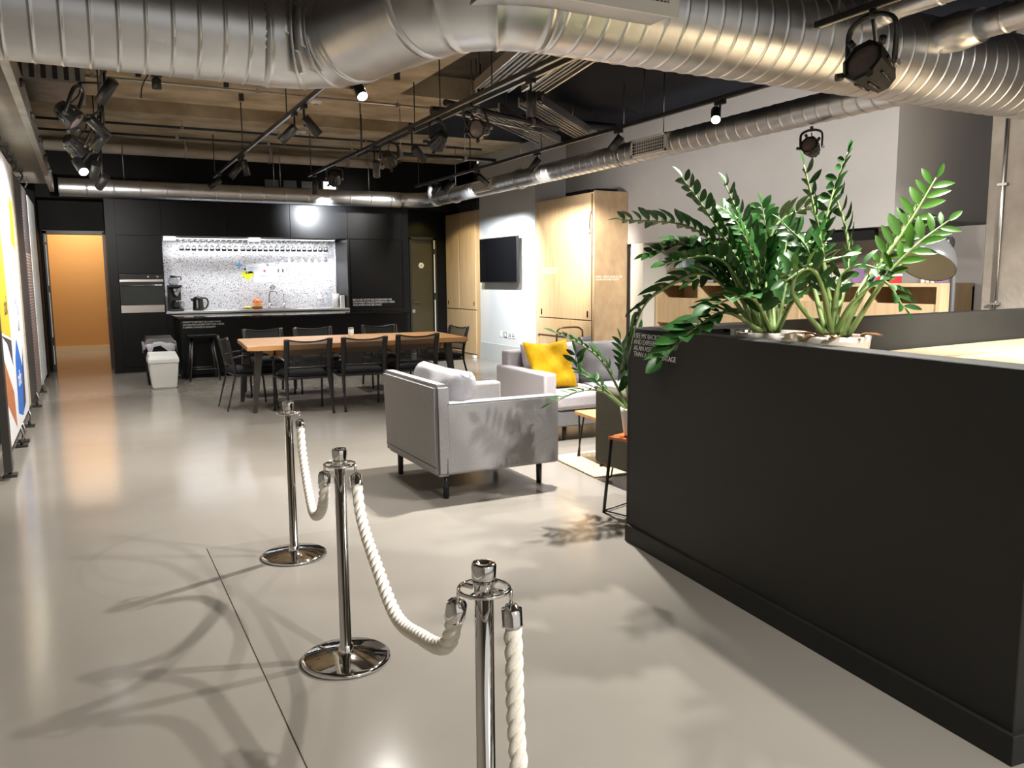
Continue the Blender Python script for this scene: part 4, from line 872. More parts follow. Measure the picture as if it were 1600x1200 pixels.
def make_chair():
    """armchair for the table, facing +Y, mesh back"""
    t = empty('dining_chair', (0, 0, 0), 'x', 'chair')
    m = M['chair_metal']; w_ = 0.235
    MB().cushion((0, 0.02, 0.425), (0.47, 0.46, 0.085), None, 0.25, 12).build('seat', M['seatpad'], t)
    b = MB(); b.box(-0.27, 0.27, -0.2, 0.22, 0.375, 0.40, 0.005); b.build('seat_frame', m, t)
    mesh = M['mesh_back']
    pts = []; ff = []; n = 10
    for i in range(n+1):
        for j in range(n+1):
            u = i/n; v = j/n; x = -0.205+0.41*u; z = 0.50+0.285*v - 0.022*v*(1-(2*u-1)**2)
            y = -0.215-0.055*v-0.03*(1-(2*u-1)**2); pts.append((x, y, z))
    for i in range(n):
        for j in range(n): q = i*(n+1)+j; ff.append((q, q+1, q+n+2, q+n+1))
    b = MB(); b._add(pts, ff, True)
    o = b.build('backrest', mesh, t)
    b = MB()
    b.tube(bez([(-0.225, -0.27, 0.795), (-0.1, -0.295, 0.775), (0, -0.30, 0.77), (0.1, -0.295, 0.775), (0.225, -0.27, 0.795)], 6), 0.009, 8); b.build('top_rail', m, t); b = MB()
    b.tube(bez([(-0.215, -0.215, 0.50), (0, -0.245, 0.50), (0.215, -0.215, 0.50)], 6), 0.012, 8); b.build('lower_rail', m, t)
    for s in (-1, 1):
        b = MB(); b.tube(bez([(s*0.235, -0.30, 0), (s*0.23, -0.235, 0.25), (s*0.225, -0.20, 0.42), (s*0.222, -0.225, 0.60), (s*0.228, -0.275, 0.80)], 6), [0.014]*6+[0.018]*6+[0.026]*6+[0.030]*7, 8, flat=0.6, up=(0, 1, 0)); b.build('leg', m, t)
        b = MB(); b.tube(bez([(s*0.262, 0.235, 0), (s*0.262, 0.215, 0.3), (s*0.262, 0.20, 0.58)], 6), 0.013, 8); b.build('leg', m, t)
        b = MB(); b.tube(bez([(s*0.262, 0.235, 0.575), (s*0.268, 0.10, 0.605), (s*0.265, -0.08, 0.605), (s*0.24, -0.19, 0.585), (s*0.228, -0.225, 0.575)], 6), 0.027, 8, flat=0.4); b.build('armrest', mat('black_arm', (0.02, 0.02, 0.022), 0.25), t)
    return t
def mesh_back_mat():
    m = bpy.data.materials.new('open_mesh_fabric'); m.use_nodes = True; nt = m.node_tree; N = nt.nodes; L = nt.links
    b = N['Principled BSDF']; b.inputs['Base Color'].default_value = (0.012, 0.012, 0.012, 1); b.inputs['Roughness'].default_value = 0.7
    b.inputs['Alpha'].default_value = 0.72; MATS['open_mesh_fabric'] = m; return m
M['mesh_back'] = mesh_back_mat()
CH = [ # x, y, rot, label
 (2.01, 8.76, 0.03, 'black mesh-back chair on the near side of the table, leftmost of three'),
 (2.635, 8.76, -0.06, 'black mesh-back chair on the near side of the table, middle of three'),
 (3.28, 8.86, -0.06, 'black mesh-back chair on the near side of the table, behind the grey armchair'),
 (1.965, 10.42, PI+0.02, 'black mesh-back chair on the far side of the table, leftmost of three'),
 (2.575, 10.36, PI-0.02, 'black mesh-back chair on the far side of the table, middle of three'),
 (3.50, 10.42, PI, 'black mesh-back chair on the far side of the table, right of the white canister'),
 (1.56, 9.40, -PI/2+0.06, 'black mesh-back chair at the left end of the table, seen side on'),
 (4.06, 9.85, PI/2+0.12, 'black mesh-back chair at the right end of the table by the wooden cupboard'),
]
proto = make_chair()
for i, (x, y, rz, lab) in enumerate(CH):
    o = proto if i == 0 else copy_tree(proto)
    o.location = (x, y, 0); o.rotation_euler = (0, 0, rz); tag(o, lab, 'chair', 'black chairs around the oak table')

# ------------------------------------------------------------------ rope barrier
POSTS = [((0.862, 4.11), 'chrome rope post standing furthest back, nearest the table'), ((0.772, 2.85), 'chrome rope post in the middle, its whole round base in view'), ((0.716, 1.522), 'chrome rope post nearest the viewer, cut by the bottom edge')]
def rope_post(x, y, label):
    t = empty('rope_post', (x, y, 0), label, 'barrier post', 'chrome rope posts')
    MB().lathe([(0, 0), (0.160, 0), (0.164, 0.006), (0.162, 0.014), (0.150, 0.019), (0.05, 0.034), (0.032, 0.036), (0, 0.036)], (x, y, 0), seg=64).build('base', M['chrome'], t)
    MB().lathe([(0.0265, 0.03), (0.0265, 0.06), (0.021, 0.062), (0.0205, 0.735), (0.0, 0.736)], (x, y, 0), seg=32).build('pole', M['chrome'], t)
    b = MB(); b.lathe([(0.0, 0.735), (0.024, 0.737), (0.024, 0.757), (0.0265, 0.768), (0.0275, 0.795), (0.025, 0.80), (0.013, 0.80), (0.010, 0.792), (0.0, 0.790)], (x, y, 0), seg=28); b.build('finial', M['chrome'], t)
    b = MB(); b.tube([(x+0.055*math.cos(2*PI*k/36), y+0.055*math.sin(2*PI*k/36), 0.742) for k in range(37)], 0.0045, 8, False)
    for k in range(4):
        a = PI/2*k+0.6; b.cyl((x+0.02*math.cos(a), y+0.02*math.sin(a), 0.742), (x+0.055*math.cos(a), y+0.055*math.sin(a), 0.742), 0.006, seg=8)
    b.build('hook_ring', M['chrome'], t)
for (p, lab) in POSTS: rope_post(p[0], p[1], lab)
def rope(pts, label, n=26):
    path = bez(pts, n); t = empty('barrier_rope', path[0], label, 'rope', 'white barrier ropes')
    # arc length resample
    L = [0.0]
    for a, b in zip(path, path[1:]): L.append(L[-1]+(b-a).length)
    tot = L[-1]; N_ = int(tot/0.0075); res = []; j = 0
    for i in range(N_+1):
        s = tot*i/N_
        while j < len(L)-2 and L[j+1] < s: j += 1
        k = (s-L[j])/max(1e-9, L[j+1]-L[j]); res.append(path[j].lerp(path[j+1], k))
    R = 0.0185; mb = MB(); i0 = int(0.07/tot*N_); i1 = N_-i0
    side = Vector((1, 0, 0))
    for q in range(3):
        st = []
        for i in range(i0-2, i1+3):
            p = res[i]; tg = (res[min(i+1, N_)]-res[max(i-1, 0)]).normalized(); a = (side-tg*side.dot(tg)).normalized(); b = tg.cross(a)
            w_ = 2*PI*(tot*i/N_)/0.105 + 2*PI*q/3; st.append(p+(a*math.cos(w_)+b*math.sin(w_))*R*0.52)
        mb.tube(st, R*0.60, 10)
    mb.build('twisted_rope', M['rope'], t)
    for e in (0, 1):
        a, b_ = (res[0], res[i0]) if e == 0 else (res[N_], res[i1]); d = (b_-a).normalized(); ln = (b_-a).length
        f = MB(); f.lathe([(0, 0.02), (0.012, 0.02), (0.016, 0.028), (0.0225, 0.03), (0.0225, ln-0.004), (0.024, ln), (0.0, ln)], a, d, 20); f.build('ferrule', M['chrome'], t)
        h = MB(); h.tube([a+Vector((0, 0, 0.012)), a, a+d*0.024], 0.0045, 8); h.build('hook', M['chrome'], t)
def span(p, q, low, f=0.055):
    a = Vector((p[0], p[1], 0)); b = Vector((q[0], q[1], 0)); d = (b-a).normalized(); z = 0.728
    s = Vector((0.888, -0.459, 0)); A = a+s*f; B = b-s*f; d = (B-A).normalized(); m = (A+B)/2
    return [Vector((A.x, A.y, z)), Vector((A.x+d.x*0.10, A.y+d.y*0.10, z-0.155)), Vector((*(A.lerp(m, 0.55)).xy, low+0.06)), Vector((m.x, m.y, low)), Vector((*(B.lerp(m, 0.55)).xy, low+0.06)), Vector((B.x-d.x*0.10, B.y-d.y*0.10, z-0.155)), Vector((B.x, B.y, z))]
rope(span(POSTS[0][0], POSTS[1][0], 0.40), 'white twisted rope slung between the far post and the middle post')
rope(span(POSTS[1][0], POSTS[2][0], 0.425), 'white twisted rope slung between the middle post and the nearest post')
rope([Vector((0.766, 1.494, 0.728)), Vector((0.769, 1.487, 0.60)), Vector((0.762, 1.46, 0.40)), Vector((0.745, 1.36, 0.20)), Vector((0.73, 1.0, 0.12)), Vector((0.71, 0.5, 0.35)), Vector((0.70, 0.36, 0.60)), Vector((0.70, 0.355, 0.728))], 'white twisted rope hanging down from the nearest post out of the bottom edge')
rope_post(0.70, 0.30, 'chrome rope post beyond the bottom edge')

# ------------------------------------------------------------------ armchair, sofa, low furniture
def leg(parent, x, y, h, r=0.019, r1=0.015, m=None): MB().cyl((x, y, 0), (x, y, h), r1, r, 14).build('leg', m or M['black_metal'], parent)
ac = empty('armchair', (2.3, 5.14, 0), 'grey fabric armchair seen from behind with its back to the table end of the room', 'armchair')
ac['label'] = 'grey fabric armchair with black legs, its back towards the rope posts'
MB().box(1.93, 2.73, 4.72, 5.56, 0.17, 0.30, 0.012).build('base', M['fabric'], ac)
b = MB(); b.hull8([(1.88,4.655,0.165),(1.99,4.655,0.165),(1.99,5.64,0.165),(1.88,5.64,0.165),(1.865,4.64,0.755),(1.965,4.64,0.755),(1.965,5.655,0.755),(1.865,5.655,0.755)])
bmesh.ops.bevel(b.bm, geom=b.bm.edges[:], offset=0.022, segments=3, affect='EDGES'); b.build('backrest', M['fabric'], ac)
for (y0, y1) in ((4.655, 4.765), (5.515, 5.625)):
    MB().box(1.945, 2.765, y0, y1, 0.172, 0.632, 0.022, 3).build('arm', M['fabric'], ac)
MB().box(1.985, 2.75, 4.77, 5.51, 0.30, 0.445, 0.04, 3).build('seat_cushion', M['fabric'], ac)
b = MB()
b.tube([(1.885, 4.642, 0.19), (1.878, 4.636, 0.745), (1.955, 4.636, 0.757)], 0.004, 6); b.tube([(1.88, 4.652, 0.742), (1.862, 4.70, 0.752), (1.862, 5.60, 0.752)], 0.004, 6)
b.tube([(1.95, 4.655, 0.18), (1.95, 4.655, 0.625), (2.76, 4.655, 0.625)], 0.0035, 6); b.tube([(1.878, 4.67, 0.225), (1.878, 5.63, 0.225)], 0.003, 6); b.build('piping', M['piping'], ac)
for (x, y) in ((1.98, 4.76), (1.95, 5.54), (2.71, 4.84), (2.70, 5.50)): leg(ac, x, y, 0.18, 0.021, 0.019)
Rp = Matrix.Rotation(math.radians(90), 3, 'Y') @ Matrix.Identity(3)
b = MB(); b.cushion((2.10, 5.13, 0.62), (0.40, 0.84, 0.20), Matrix.Rotation(math.radians(-76), 3, 'Y'), 0.35, 16, 0.010, 3, 0.05)
tag(b.build('back_pillow', mat('pale_grey_linen', (0.40, 0.40, 0.43), 0.9, var=0.08, vscale=90, bump=0.3, bscale=160, spec=0.2)), 'plump pale grey pillow leaning in the grey armchair', 'pillow')
sf = empty('sofa', (4.1, 6.4, 0), 'pale grey two-seat sofa with dark grey back cushions facing the viewer', 'sofa')
MB().box(3.42, 4.83, 5.96, 6.84, 0.13, 0.27, 0.012).build('base', M['fabric_dark'], sf)
MB().box(3.38, 3.50, 5.93, 6.86, 0.14, 0.605, 0.022, 3).build('arm', M['fabric_lilac'], sf)
MB().box(4.72, 4.84, 5.93, 6.86, 0.14, 0.605, 0.022, 3).build('arm', M['fabric_lilac'], sf)
MB().box(3.44, 4.80, 6.72, 6.87, 0.14, 0.74, 0.025, 3).build('backrest', M['fabric_lilac'], sf)
for x0, x1 in ((3.505, 4.105), (4.115, 4.715)): MB().box(x0, x1, 5.94, 6.72, 0.27, 0.425, 0.045, 3).build('seat_cushion', M['fabric_lilac'], sf)
for k, xc in enumerate((3.82, 4.40)): MB().cushion((xc, 6.60, 0.60), (0.58, 0.42, 0.20), Matrix.Rotation(math.radians(74), 3, 'X'), 0.35, 14, 0.012, 5+k, 0.03).build('back_cushion', M['fabric_lilac' if k == 0 else 'fabric_dark'], sf)
for (x, y) in ((3.63, 6.03), (4.68, 6.03), (3.63, 6.77), (4.68, 6.77)): leg(sf, x, y, 0.14, 0.02, 0.016)
b = MB(); b.cushion((3.67, 6.33, 0.63), (0.50, 0.47, 0.13), Matrix.Rotation(math.radians(8), 3, 'Z') @ Matrix.Rotation(math.radians(66), 3, 'X'), 0.42, 18, 0.012, 9, 0.16)
tag(b.build('scatter_cushion', M['yellow']), 'bright yellow square cushion leaning on the pale sofa', 'cushion')
rg = MB(); rg.prism([(3.10, 4.73), (4.45, 4.60), (4.55, 5.50), (3.17, 5.46)], 0.001, 0.018, 0.006, 1); tag(rg.build('rug', M['rug']), 'shaggy cream jute rug under the coffee table', 'rug')
ct = empty('coffee_table', (3.6, 5.0, 0), 'low oak coffee table on black hairpin legs beside the rug edge', 'coffee table', None, math.radians(-6))
RM = W[ct]
b = MB(); b.box(-0.31, 0.35, -0.12, 0.34, 0.35, 0.378, 0.004); b.bm.transform(RM); b.build('table_top', M['oak'], ct)
for (x, y) in ((-0.27, 0.30), (0.31, 0.30), (-0.27, -0.08), (0.31, -0.08)):
    b = MB(); s = 1 if x > 0 else -1; b.tube(bez([(x-0.02, y, 0.35), (x+s*0.01, y+0.01, 0.034), (x+s*0.016, y+0.01, 0.026), (x+s*0.022, y+0.01, 0.034), (x+0.03, y+0.01, 0.35)], 6), 0.007, 8); b.bm.transform(RM); b.build('leg', M['black_metal'], ct)
tc_ = empty('tub_chair', (3.5, 4.35, 0), 'taupe fabric tub chair half hidden behind the charcoal booth', 'armchair')
b = MB(); n = 14; out = []
for k in range(n+1):
    z = 0.12+0.53*k/n
pr = [(0.12, 0.0), (0.30, -0.012), (0.45, -0.02), (0.58, -0.02), (0.64, -0.005), (0.66, 0.03)]
vv = []; ff = []
for (z, off) in pr:
    vv += [(3.11+off, 4.73, z), (3.11+off, 3.98, z-(0.02 if z > 0.6 else 0))]
for i in range(len(pr)-1): ff.append((2*i, 2*i+1, 2*i+3, 2*i+2))
b.box(3.09, 3.22, 3.99, 4.73, 0.12, 0.655, 0.03, 4); b.build('backrest', M['taupe'], tc_)
for (y0, y1) in ((3.99, 4.10), (4.62, 4.73)): MB().box(3.20, 3.78, y0, y1, 0.12, 0.52, 0.03, 3).build('arm', M['taupe'], tc_)
MB().box(3.2, 3.8, 4.09, 4.63, 0.12, 0.38, 0.03, 3).build('seat_cushion', M['taupe'], tc_)
for (x, y) in ((3.18, 4.66), (3.72, 4.66), (3.18, 4.06), (3.72, 4.06)):
    b = MB(); b.tube(bez([(x-0.03, y, 0.12), (x-0.01, y, 0.025), (x, y, 0.018), (x+0.01, y, 0.025), (x+0.03, y, 0.12)], 5), 0.006, 8); b.build('leg', M['black_metal'], tc_)
# orange stool with its plant
st = empty('side_stool', (2.93, 3.87, 0), 'orange-topped square stool with thin black legs behind the booth corner', 'stool', None, math.radians(17))
RS = W[st]
b = MB(); b.box(-0.18, 0.18, -0.18, 0.18, 0.45, 0.468, 0.003); b.bm.transform(RS); b.build('seat', M['stool_top'], st)
for sx in (-1, 1):
    for sy in (-1, 1):
        b = MB(); b.tube([(sx*0.165, sy*0.165, 0.45), (sx*0.195, sy*0.195, 0)], 0.010, 8); b.bm.transform(RS); b.build('leg', M['black_metal'], st)
b = MB()
for a, c in (((-1, -1), (1, -1)), ((1, -1), (1, 1)), ((1, 1), (-1, 1)), ((-1, 1), (-1, -1))): b.tube([(a[0]*0.194, a[1]*0.194, 0.012), (c[0]*0.194, c[1]*0.194, 0.012)], 0.005, 6)
b.bm.transform(RS); b.build('floor_rail', M['black_metal'], st)

# ------------------------------------------------------------------ plants
def leaflet(mb, p, d, n, l, w_, curl=0.25):
    d = d.normalized(); s = d.cross(n).normalized(); n2 = s.cross(d).normalized(); vv = []; ff = []
    prof = ((0.0, 0.06), (0.12, 0.55), (0.32, 0.95), (0.55, 1.0), (0.78, 0.72), (0.93, 0.32), (1.0, 0.02))
    for (t, k) in prof:
        c = p + d*(l*t) - n2*(l*curl*t*t); h = w_/2*k
        vv += [c - s*h + n2*h*0.35, c, c + s*h + n2*h*0.35]
    for i in range(len(prof)-1):
        a = 3*i; ff += [(a, a+1, a+4, a+3), (a+1, a+2, a+5, a+4)]
    mb._add(vv, ff, True)
def frond(parent, pts, seed, leaf_l=0.075, leaf_w=0.036, start=0.36, r0=0.011, gap=0.026, new=False, face=None):
    rnd = random.Random(seed); path = bez(pts, 12); n = len(path); L = [0.0]
    for a, b in zip(path, path[1:]): L.append(L[-1]+(b-a).length)
    tot = L[-1]
    st_ = MB().tube(path, [r0*(1-0.75*i/(n-1)) for i in range(n)], 8).build('stem', M['stem'], parent)
    lb = MB(); s = start*tot; side = 1; j = 0
    while s < tot:
        while j < n-2 and L[j+1] < s: j += 1
        k = (s-L[j])/max(1e-9, L[j+1]-L[j]); p = path[j].lerp(path[j+1], k); tg = (path[min(j+1, n-1)]-path[max(j-1, 0)]).normalized()
        up = Vector((0, 0, 1)); a = tg.cross(up)
        a = a.normalized() if a.length > 0.15 else Vector((0.85, -0.5, 0))
        a = (a - tg*a.dot(tg)).normalized(); nn = a.cross(tg).normalized()
        if face: a = (Matrix.Rotation(face, 3, tg) @ a); nn = (Matrix.Rotation(face, 3, tg) @ nn)
        f = s/tot; ln = leaf_l*(0.75+0.5*math.sin(PI*min(1, (f-start)/(1-start)*0.8+0.15)))*rnd.uniform(0.85, 1.12)
        d = a*side*0.82 + tg*rnd.uniform(0.45, 0.75) + nn*rnd.uniform(0.15, 0.5)
        leaflet(lb, p+a*side*0.003, d, nn + a*side*rnd.uniform(-0.3, 0.3) + Vector((rnd.uniform(-.2, .2), rnd.uniform(-.2, .2), 0)), ln, leaf_w*ln/leaf_l*rnd.uniform(0.9, 1.1), rnd.uniform(0.05, 0.3))
        side = -side; s += gap*0.5*rnd.uniform(0.85, 1.2)*2 if side > 0 else gap*0.35
    leaflet(lb, path[-1], (path[-1]-path[-3]), Vector((0.2, -0.6, 0.7)), leaf_l*0.9, leaf_w*0.9, 0.1)
    lb.build('leaflets', M['leaf_new'] if new else M['leaf'], st_)
def pot(t, c, r, z0, z1, m=None):
    MB().lathe([(0, z0), (r*0.72, z0), (r*0.80, z0+0.01), (r*0.97, z1-0.03), (r, z1), (r*0.93, z1), (r*0.9, z1-0.03), (0, z1-0.03)], (c[0], c[1], 0), seg=36).build('pot', m or M['ceramic'], t)
    MB().lathe([(0, z1-0.012), (r*0.5, z1-0.014), (r*0.9, z1-0.024)], (c[0], c[1], 0), seg=24).build('soil', M['soil'], t)
FA = [
  [[2.72, 2.779, 1.149], [2.709, 2.88, 1.41], [2.616, 3.023, 1.679], [2.511, 3.104, 1.864]] ,
  [[2.694, 2.792, 1.149], [2.623, 2.937, 1.499], [2.54, 3.115, 1.647], [2.361, 3.384, 1.687]] ,
  [[2.709, 2.789, 1.178], [2.64, 2.976, 1.441], [2.566, 3.144, 1.55], [2.436, 3.262, 1.513]] ,
  [[2.695, 2.794, 1.164], [2.598, 2.994, 1.411], [2.503, 3.205, 1.352], [2.426, 3.305, 1.226], [2.363, 3.34, 0.924]] ,
  [[2.684, 2.742, 1.158], [2.48, 2.748, 1.249], [2.285, 2.725, 1.182], [2.123, 2.736, 1.066]] ,
  [[2.747, 2.766, 1.155], [2.822, 2.873, 1.38], [2.783, 2.99, 1.651], [2.758, 3.087, 1.844]] ,
  [[2.773, 2.753, 1.154], [2.888, 2.9, 1.409], [2.961, 3.003, 1.595], [2.981, 3.072, 1.754]] ,
  [[2.785, 2.746, 1.154], [2.915, 2.825, 1.379], [3.015, 2.847, 1.499], [3.136, 2.854, 1.585]] ,
  [[2.76, 2.76, 1.155], [2.829, 2.878, 1.439], [2.893, 2.875, 1.647], [3.059, 2.803, 1.74]] ,
  [[2.785, 2.746, 1.154], [2.782, 2.655, 1.296], [2.783, 2.549, 1.353], [2.841, 2.464, 1.366]] ,
  [[2.708, 2.786, 1.155], [2.772, 3.009, 1.35], [2.764, 3.139, 1.443], [2.681, 3.23, 1.381]] ,
  [[2.734, 2.773, 1.155], [2.644, 2.738, 1.381], [2.59, 2.73, 1.52], [2.508, 2.733, 1.642]] ,
  [[2.76, 2.76, 1.155], [2.595, 2.695, 1.298], [2.451, 2.659, 1.315], [2.318, 2.665, 1.277]] ,
  [[2.773, 2.753, 1.154], [2.947, 2.913, 1.318], [3.062, 2.994, 1.503], [3.141, 3.037, 1.694]] ,
  [[2.734, 2.773, 1.155], [2.837, 3.036, 1.38], [2.838, 3.226, 1.524], [2.674, 3.378, 1.592]] ,
  [[2.721, 2.78, 1.155], [2.634, 2.862, 1.41], [2.522, 2.909, 1.497], [2.321, 2.974, 1.464]] ,
  [[2.747, 2.766, 1.155], [2.863, 2.983, 1.502], [2.891, 3.105, 1.661], [2.82, 3.213, 1.76]] ,
]
FB = [
  [[2.726, 2.37, 1.166], [2.747, 2.451, 1.407], [2.767, 2.532, 1.649], [2.735, 2.58, 1.87]] ,
  [[2.702, 2.382, 1.166], [2.78, 2.502, 1.488], [2.873, 2.546, 1.734], [2.989, 2.572, 1.938]] ,
  [[2.741, 2.36, 1.155], [2.839, 2.289, 1.405], [2.979, 2.246, 1.61], [3.09, 2.216, 1.794]] ,
  [[2.772, 2.345, 1.16], [2.828, 2.234, 1.379], [2.906, 2.157, 1.516], [3.028, 2.108, 1.615]] ,
  [[2.755, 2.353, 1.155], [2.916, 2.412, 1.352], [3.079, 2.408, 1.514], [3.261, 2.403, 1.736]] ,
  [[2.714, 2.376, 1.166], [2.914, 2.481, 1.433], [2.959, 2.539, 1.6], [2.959, 2.625, 1.8]] ,
  [[2.726, 2.371, 1.171], [2.721, 2.279, 1.304], [2.785, 2.2, 1.38], [2.805, 2.118, 1.281]] ,
  [[2.679, 2.395, 1.172], [2.546, 2.43, 1.33], [2.548, 2.387, 1.432], [2.699, 2.316, 1.482]] ,
  [[2.714, 2.377, 1.171], [2.756, 2.385, 1.38], [2.784, 2.323, 1.444], [2.82, 2.246, 1.43]] ,
  [[2.691, 2.388, 1.166], [2.737, 2.509, 1.38], [2.766, 2.57, 1.517], [2.721, 2.667, 1.63]] ,
  [[2.714, 2.376, 1.166], [2.611, 2.343, 1.356], [2.531, 2.339, 1.432], [2.401, 2.342, 1.383]] ,
]
FC = [
  [[2.844, 3.978, 0.618], [2.735, 4.073, 0.886], [2.624, 4.147, 1.001], [2.46, 4.187, 1.082]] ,
  [[2.837, 3.981, 0.618], [2.721, 4.119, 0.765], [2.65, 4.224, 0.838], [2.633, 4.249, 0.955]] ,
  [[2.83, 3.985, 0.618], [2.68, 4.022, 0.733], [2.536, 4.042, 0.741], [2.388, 4.109, 0.675]] ,
  [[2.854, 3.972, 0.618], [2.874, 4.03, 0.80], [2.92, 4.06, 0.95], [2.97, 4.06, 1.08]] ,
  [[2.854, 3.972, 0.618], [2.82, 3.975, 0.78], [2.795, 3.96, 0.93], [2.765, 3.955, 1.04]] ,
]
DZ = 0.922
pA = empty('potted_plant', (2.76, 2.76, DZ), 'big leafy zz plant in a white pot, left one of two on the booth desk', 'plant', 'zz plants on the booth')
pot(pA, (2.76, 2.76), 0.155, DZ, 1.155)
for i, f in enumerate(FA):
    big_leaf = i in (3, 4, 12)
    frond(pA, f, 100+i, 0.105 if big_leaf else 0.080, 0.062 if big_leaf else 0.040, 0.26 if i != 4 else 0.25, 0.011, 0.038 if big_leaf else 0.029, False, (0.6, 0.5, -0.5, None, None, 0.9, -0.8, 0.5, -0.6, 0.7, 1.0, -0.9, None, 0.8, -0.4, 0.4, -0.7)[i])
pB = empty('potted_plant', (2.72, 2.40, DZ), 'tall zz plant with bright young leaves, right of two on the booth desk', 'plant', 'zz plants on the booth')
pot(pB, (2.735, 2.385), 0.145, DZ, 1.16)
for i, f in enumerate(FB): frond(pB, f, 200+i, 0.080, 0.028, 0.42, 0.0125, 0.036, i in (2, 3, 4, 7), (0.5, -0.6, 0.9, 0.8, -0.7, 1.1, 0.2, -0.4, 0.6, -0.9, 0.3)[i])
hk = MB()
for k in range(9):
    a = 2*PI*k/9+0.4; rr = 0.06+0.03*(k % 3); c = Vector((2.735+rr*math.cos(a), 2.385+rr*math.sin(a), 1.15)); leaflet(hk, c, Vector((math.cos(a), math.sin(a), 0.5+0.2*(k % 2))), Vector((0, 0, 1)), 0.09, 0.045, 0.5)
hk.build('dry_husks', M['husk'], pB)
pC = empty('potted_plant', (2.94, 3.90, 0.469), 'zz plant in a white pot standing on the orange stool', 'plant')
pot(pC, (2.875, 3.905), 0.118, 0.469, 0.64)
for i, f in enumerate(FC): frond(pC, f, 300+i, 0.085, 0.030 if i != 2 else 0.018, 0.34, 0.009, 0.030, False, None)

# ------------------------------------------------------------------ the charcoal booth
A_, B_ = Vector((2.505, 3.49, 0)), Vector((2.285, 1.295, 0)); dAB = (B_-A_).normalized(); nrm = Vector((-dAB.y, dAB.x, 0));
if nrm.x < 0: nrm = -nrm
HB = 1.143
bo = empty('booth', (2.5, 2.4, 0), 'charcoal painted booth wall with white lettering at its far end', 'booth')
TH = 0.125
MB().prism([tuple((A_).xy), tuple((B_).xy), tuple((B_+nrm*TH).xy), tuple((A_+nrm*TH).xy)], 0.0, HB, 0.003, 1).build('front_panel', M['booth'], bo)
e = nrm*0.016; f_ = dAB*0.014
MB().prism([tuple((A_-e-f_).xy), tuple((B_-e+f_).xy), tuple((B_+nrm*TH+e+f_).xy), tuple((B_+nrm*TH+e).xy), tuple((B_+f_*0.1).xy), tuple((A_-f_).xy)] if False else [tuple((A_-e-f_).xy), tuple((B_-e+f_).xy), tuple((B_+nrm*TH+f_).xy), tuple((B_+nrm*TH).xy), tuple(B_.xy), tuple(A_.xy)], 0.0, 0.092, 0.002, 1).build('baseboard', M['booth'], bo)
MB().prism([(2.515, 3.50), (2.65, 3.40), (6.60, 3.80), (6.60, 3.92), (2.515, 3.53)], 0.0, HB, 0.003, 1).build('back_panel', M['booth'], bo)
MB().prism([(6.60, 1.6), (6.72, 1.6), (6.72, 3.93), (6.60, 3.92)], 0.0, HB, 0.003, 1).build('side_panel', M['booth'], bo)
yaw_t = math.atan2(dAB.y, dAB.x)
rt = Matrix(((dAB.x, 0, -nrm.x), (dAB.y, 0, -nrm.y), (0, 1, 0)))
tl = A_ + dAB*0.035 - nrm*0.0012
text('I SEE MY BACKGROUND\nAND EXPERIENCE\nAS AN ASSET RATHER\nTHAN A DISADVANTAGE', 0.036, Vector((tl.x, tl.y, 1.096)), rt, bo, mat('booth_lettering', (0.92, 0.92, 0.92), 0.6), line=0.88, spacing=0.94)
dk = empty('booth_desk', (4, 2.6, 0), 'pale pine desk top inside the charcoal booth', 'desk')
MB().prism([(2.655, 3.37), (2.445, 1.35), (6.58, 1.62), (6.58, 3.78)], 0.885, 0.92, 0.002, 1).build('desk_top', M['ply_top'], dk)
MB().prism([(4.1, 3.02), (6.5, 3.10), (6.5, 3.14), (4.1, 3.06)], 0.92, 0.935).build('edge_strip', M['ply'], dk)
for (x, y) in ((2.8, 1.6), (6.3, 1.75), (6.3, 3.5), (2.85, 3.2)): MB().box(x-0.03, x+0.03, y-0.03, y+0.03, 0, 0.885).build('leg', M['black_metal'], dk)
pt = empty('planter_tray', (2.85, 3.22, 0.921), 'black open planter box in the far corner of the booth desk', 'planter')
b = MB(); b.box(2.70, 3.02, 3.08, 3.10, 0.921, 1.13); b.box(2.70, 3.02, 3.34, 3.36, 0.921, 1.13); b.box(2.70, 2.72, 3.10, 3.34, 0.921, 1.13); b.box(3.0, 3.02, 3.10, 3.34, 0.921, 1.13); b.box(2.70, 3.02, 3.08, 3.36, 0.921, 0.94); b.build('box', M['black'], pt)
MB().box(2.72, 3.0, 3.10, 3.34, 0.94, 1.10).build('soil', M['soil'], pt)
vs_ = empty('glass_vase', (2.80, 3.0, 0.921), 'small square clear glass vase beside the planter box', 'vase')
b = MB(); b.box(2.765, 2.835, 2.965, 3.035, 0.921, 1.155, 0.004); b.build('glass', mat('frosted_glass', (0.55, 0.57, 0.57), 0.15, trans=0.6), vs_)

# ------------------------------------------------------------------ right wall furniture
wc = empty('wall_cupboard', (6.5, 13.9, 0), 'birch plywood cupboard in the corner, left of the white wall', 'cupboard')
MB().box(6.215, 6.80, 13.185, 14.74, 0.0, 2.62, 0.002).build('carcass', M['ply'], wc)
for (y0, y1) in ((13.36, 14.07), (14.10, 14.70)):
    d = MB().box(6.195, 6.213, y0+0.004, y1-0.004, 0.86, 2.585, 0.002, 1).build('door', M['ply'], wc)
    yh = y0+0.06 if y0 < 14 else y1-0.1
    MB().box(6.190, 6.196, yh, yh+0.025, 0.93, 1.0).build('pull_slot', M['black'], d)
MB().box(6.197, 6.213, 13.36, 14.70, 0.06, 0.845, 0.002, 1).build('lower_panel', M['ply'], wc)
b = MB(); b.box(6.205, 6.212, 14.072, 14.098, 0.86, 2.585); b.box(6.205, 6.212, 13.36, 14.70, 0.846, 0.859); b.build('shadow_gap', M['black'], wc)
vt = empty('wall_vent', (6.3, 13.9, 2.66), 'dark slatted vent above the corner cupboard', 'vent')
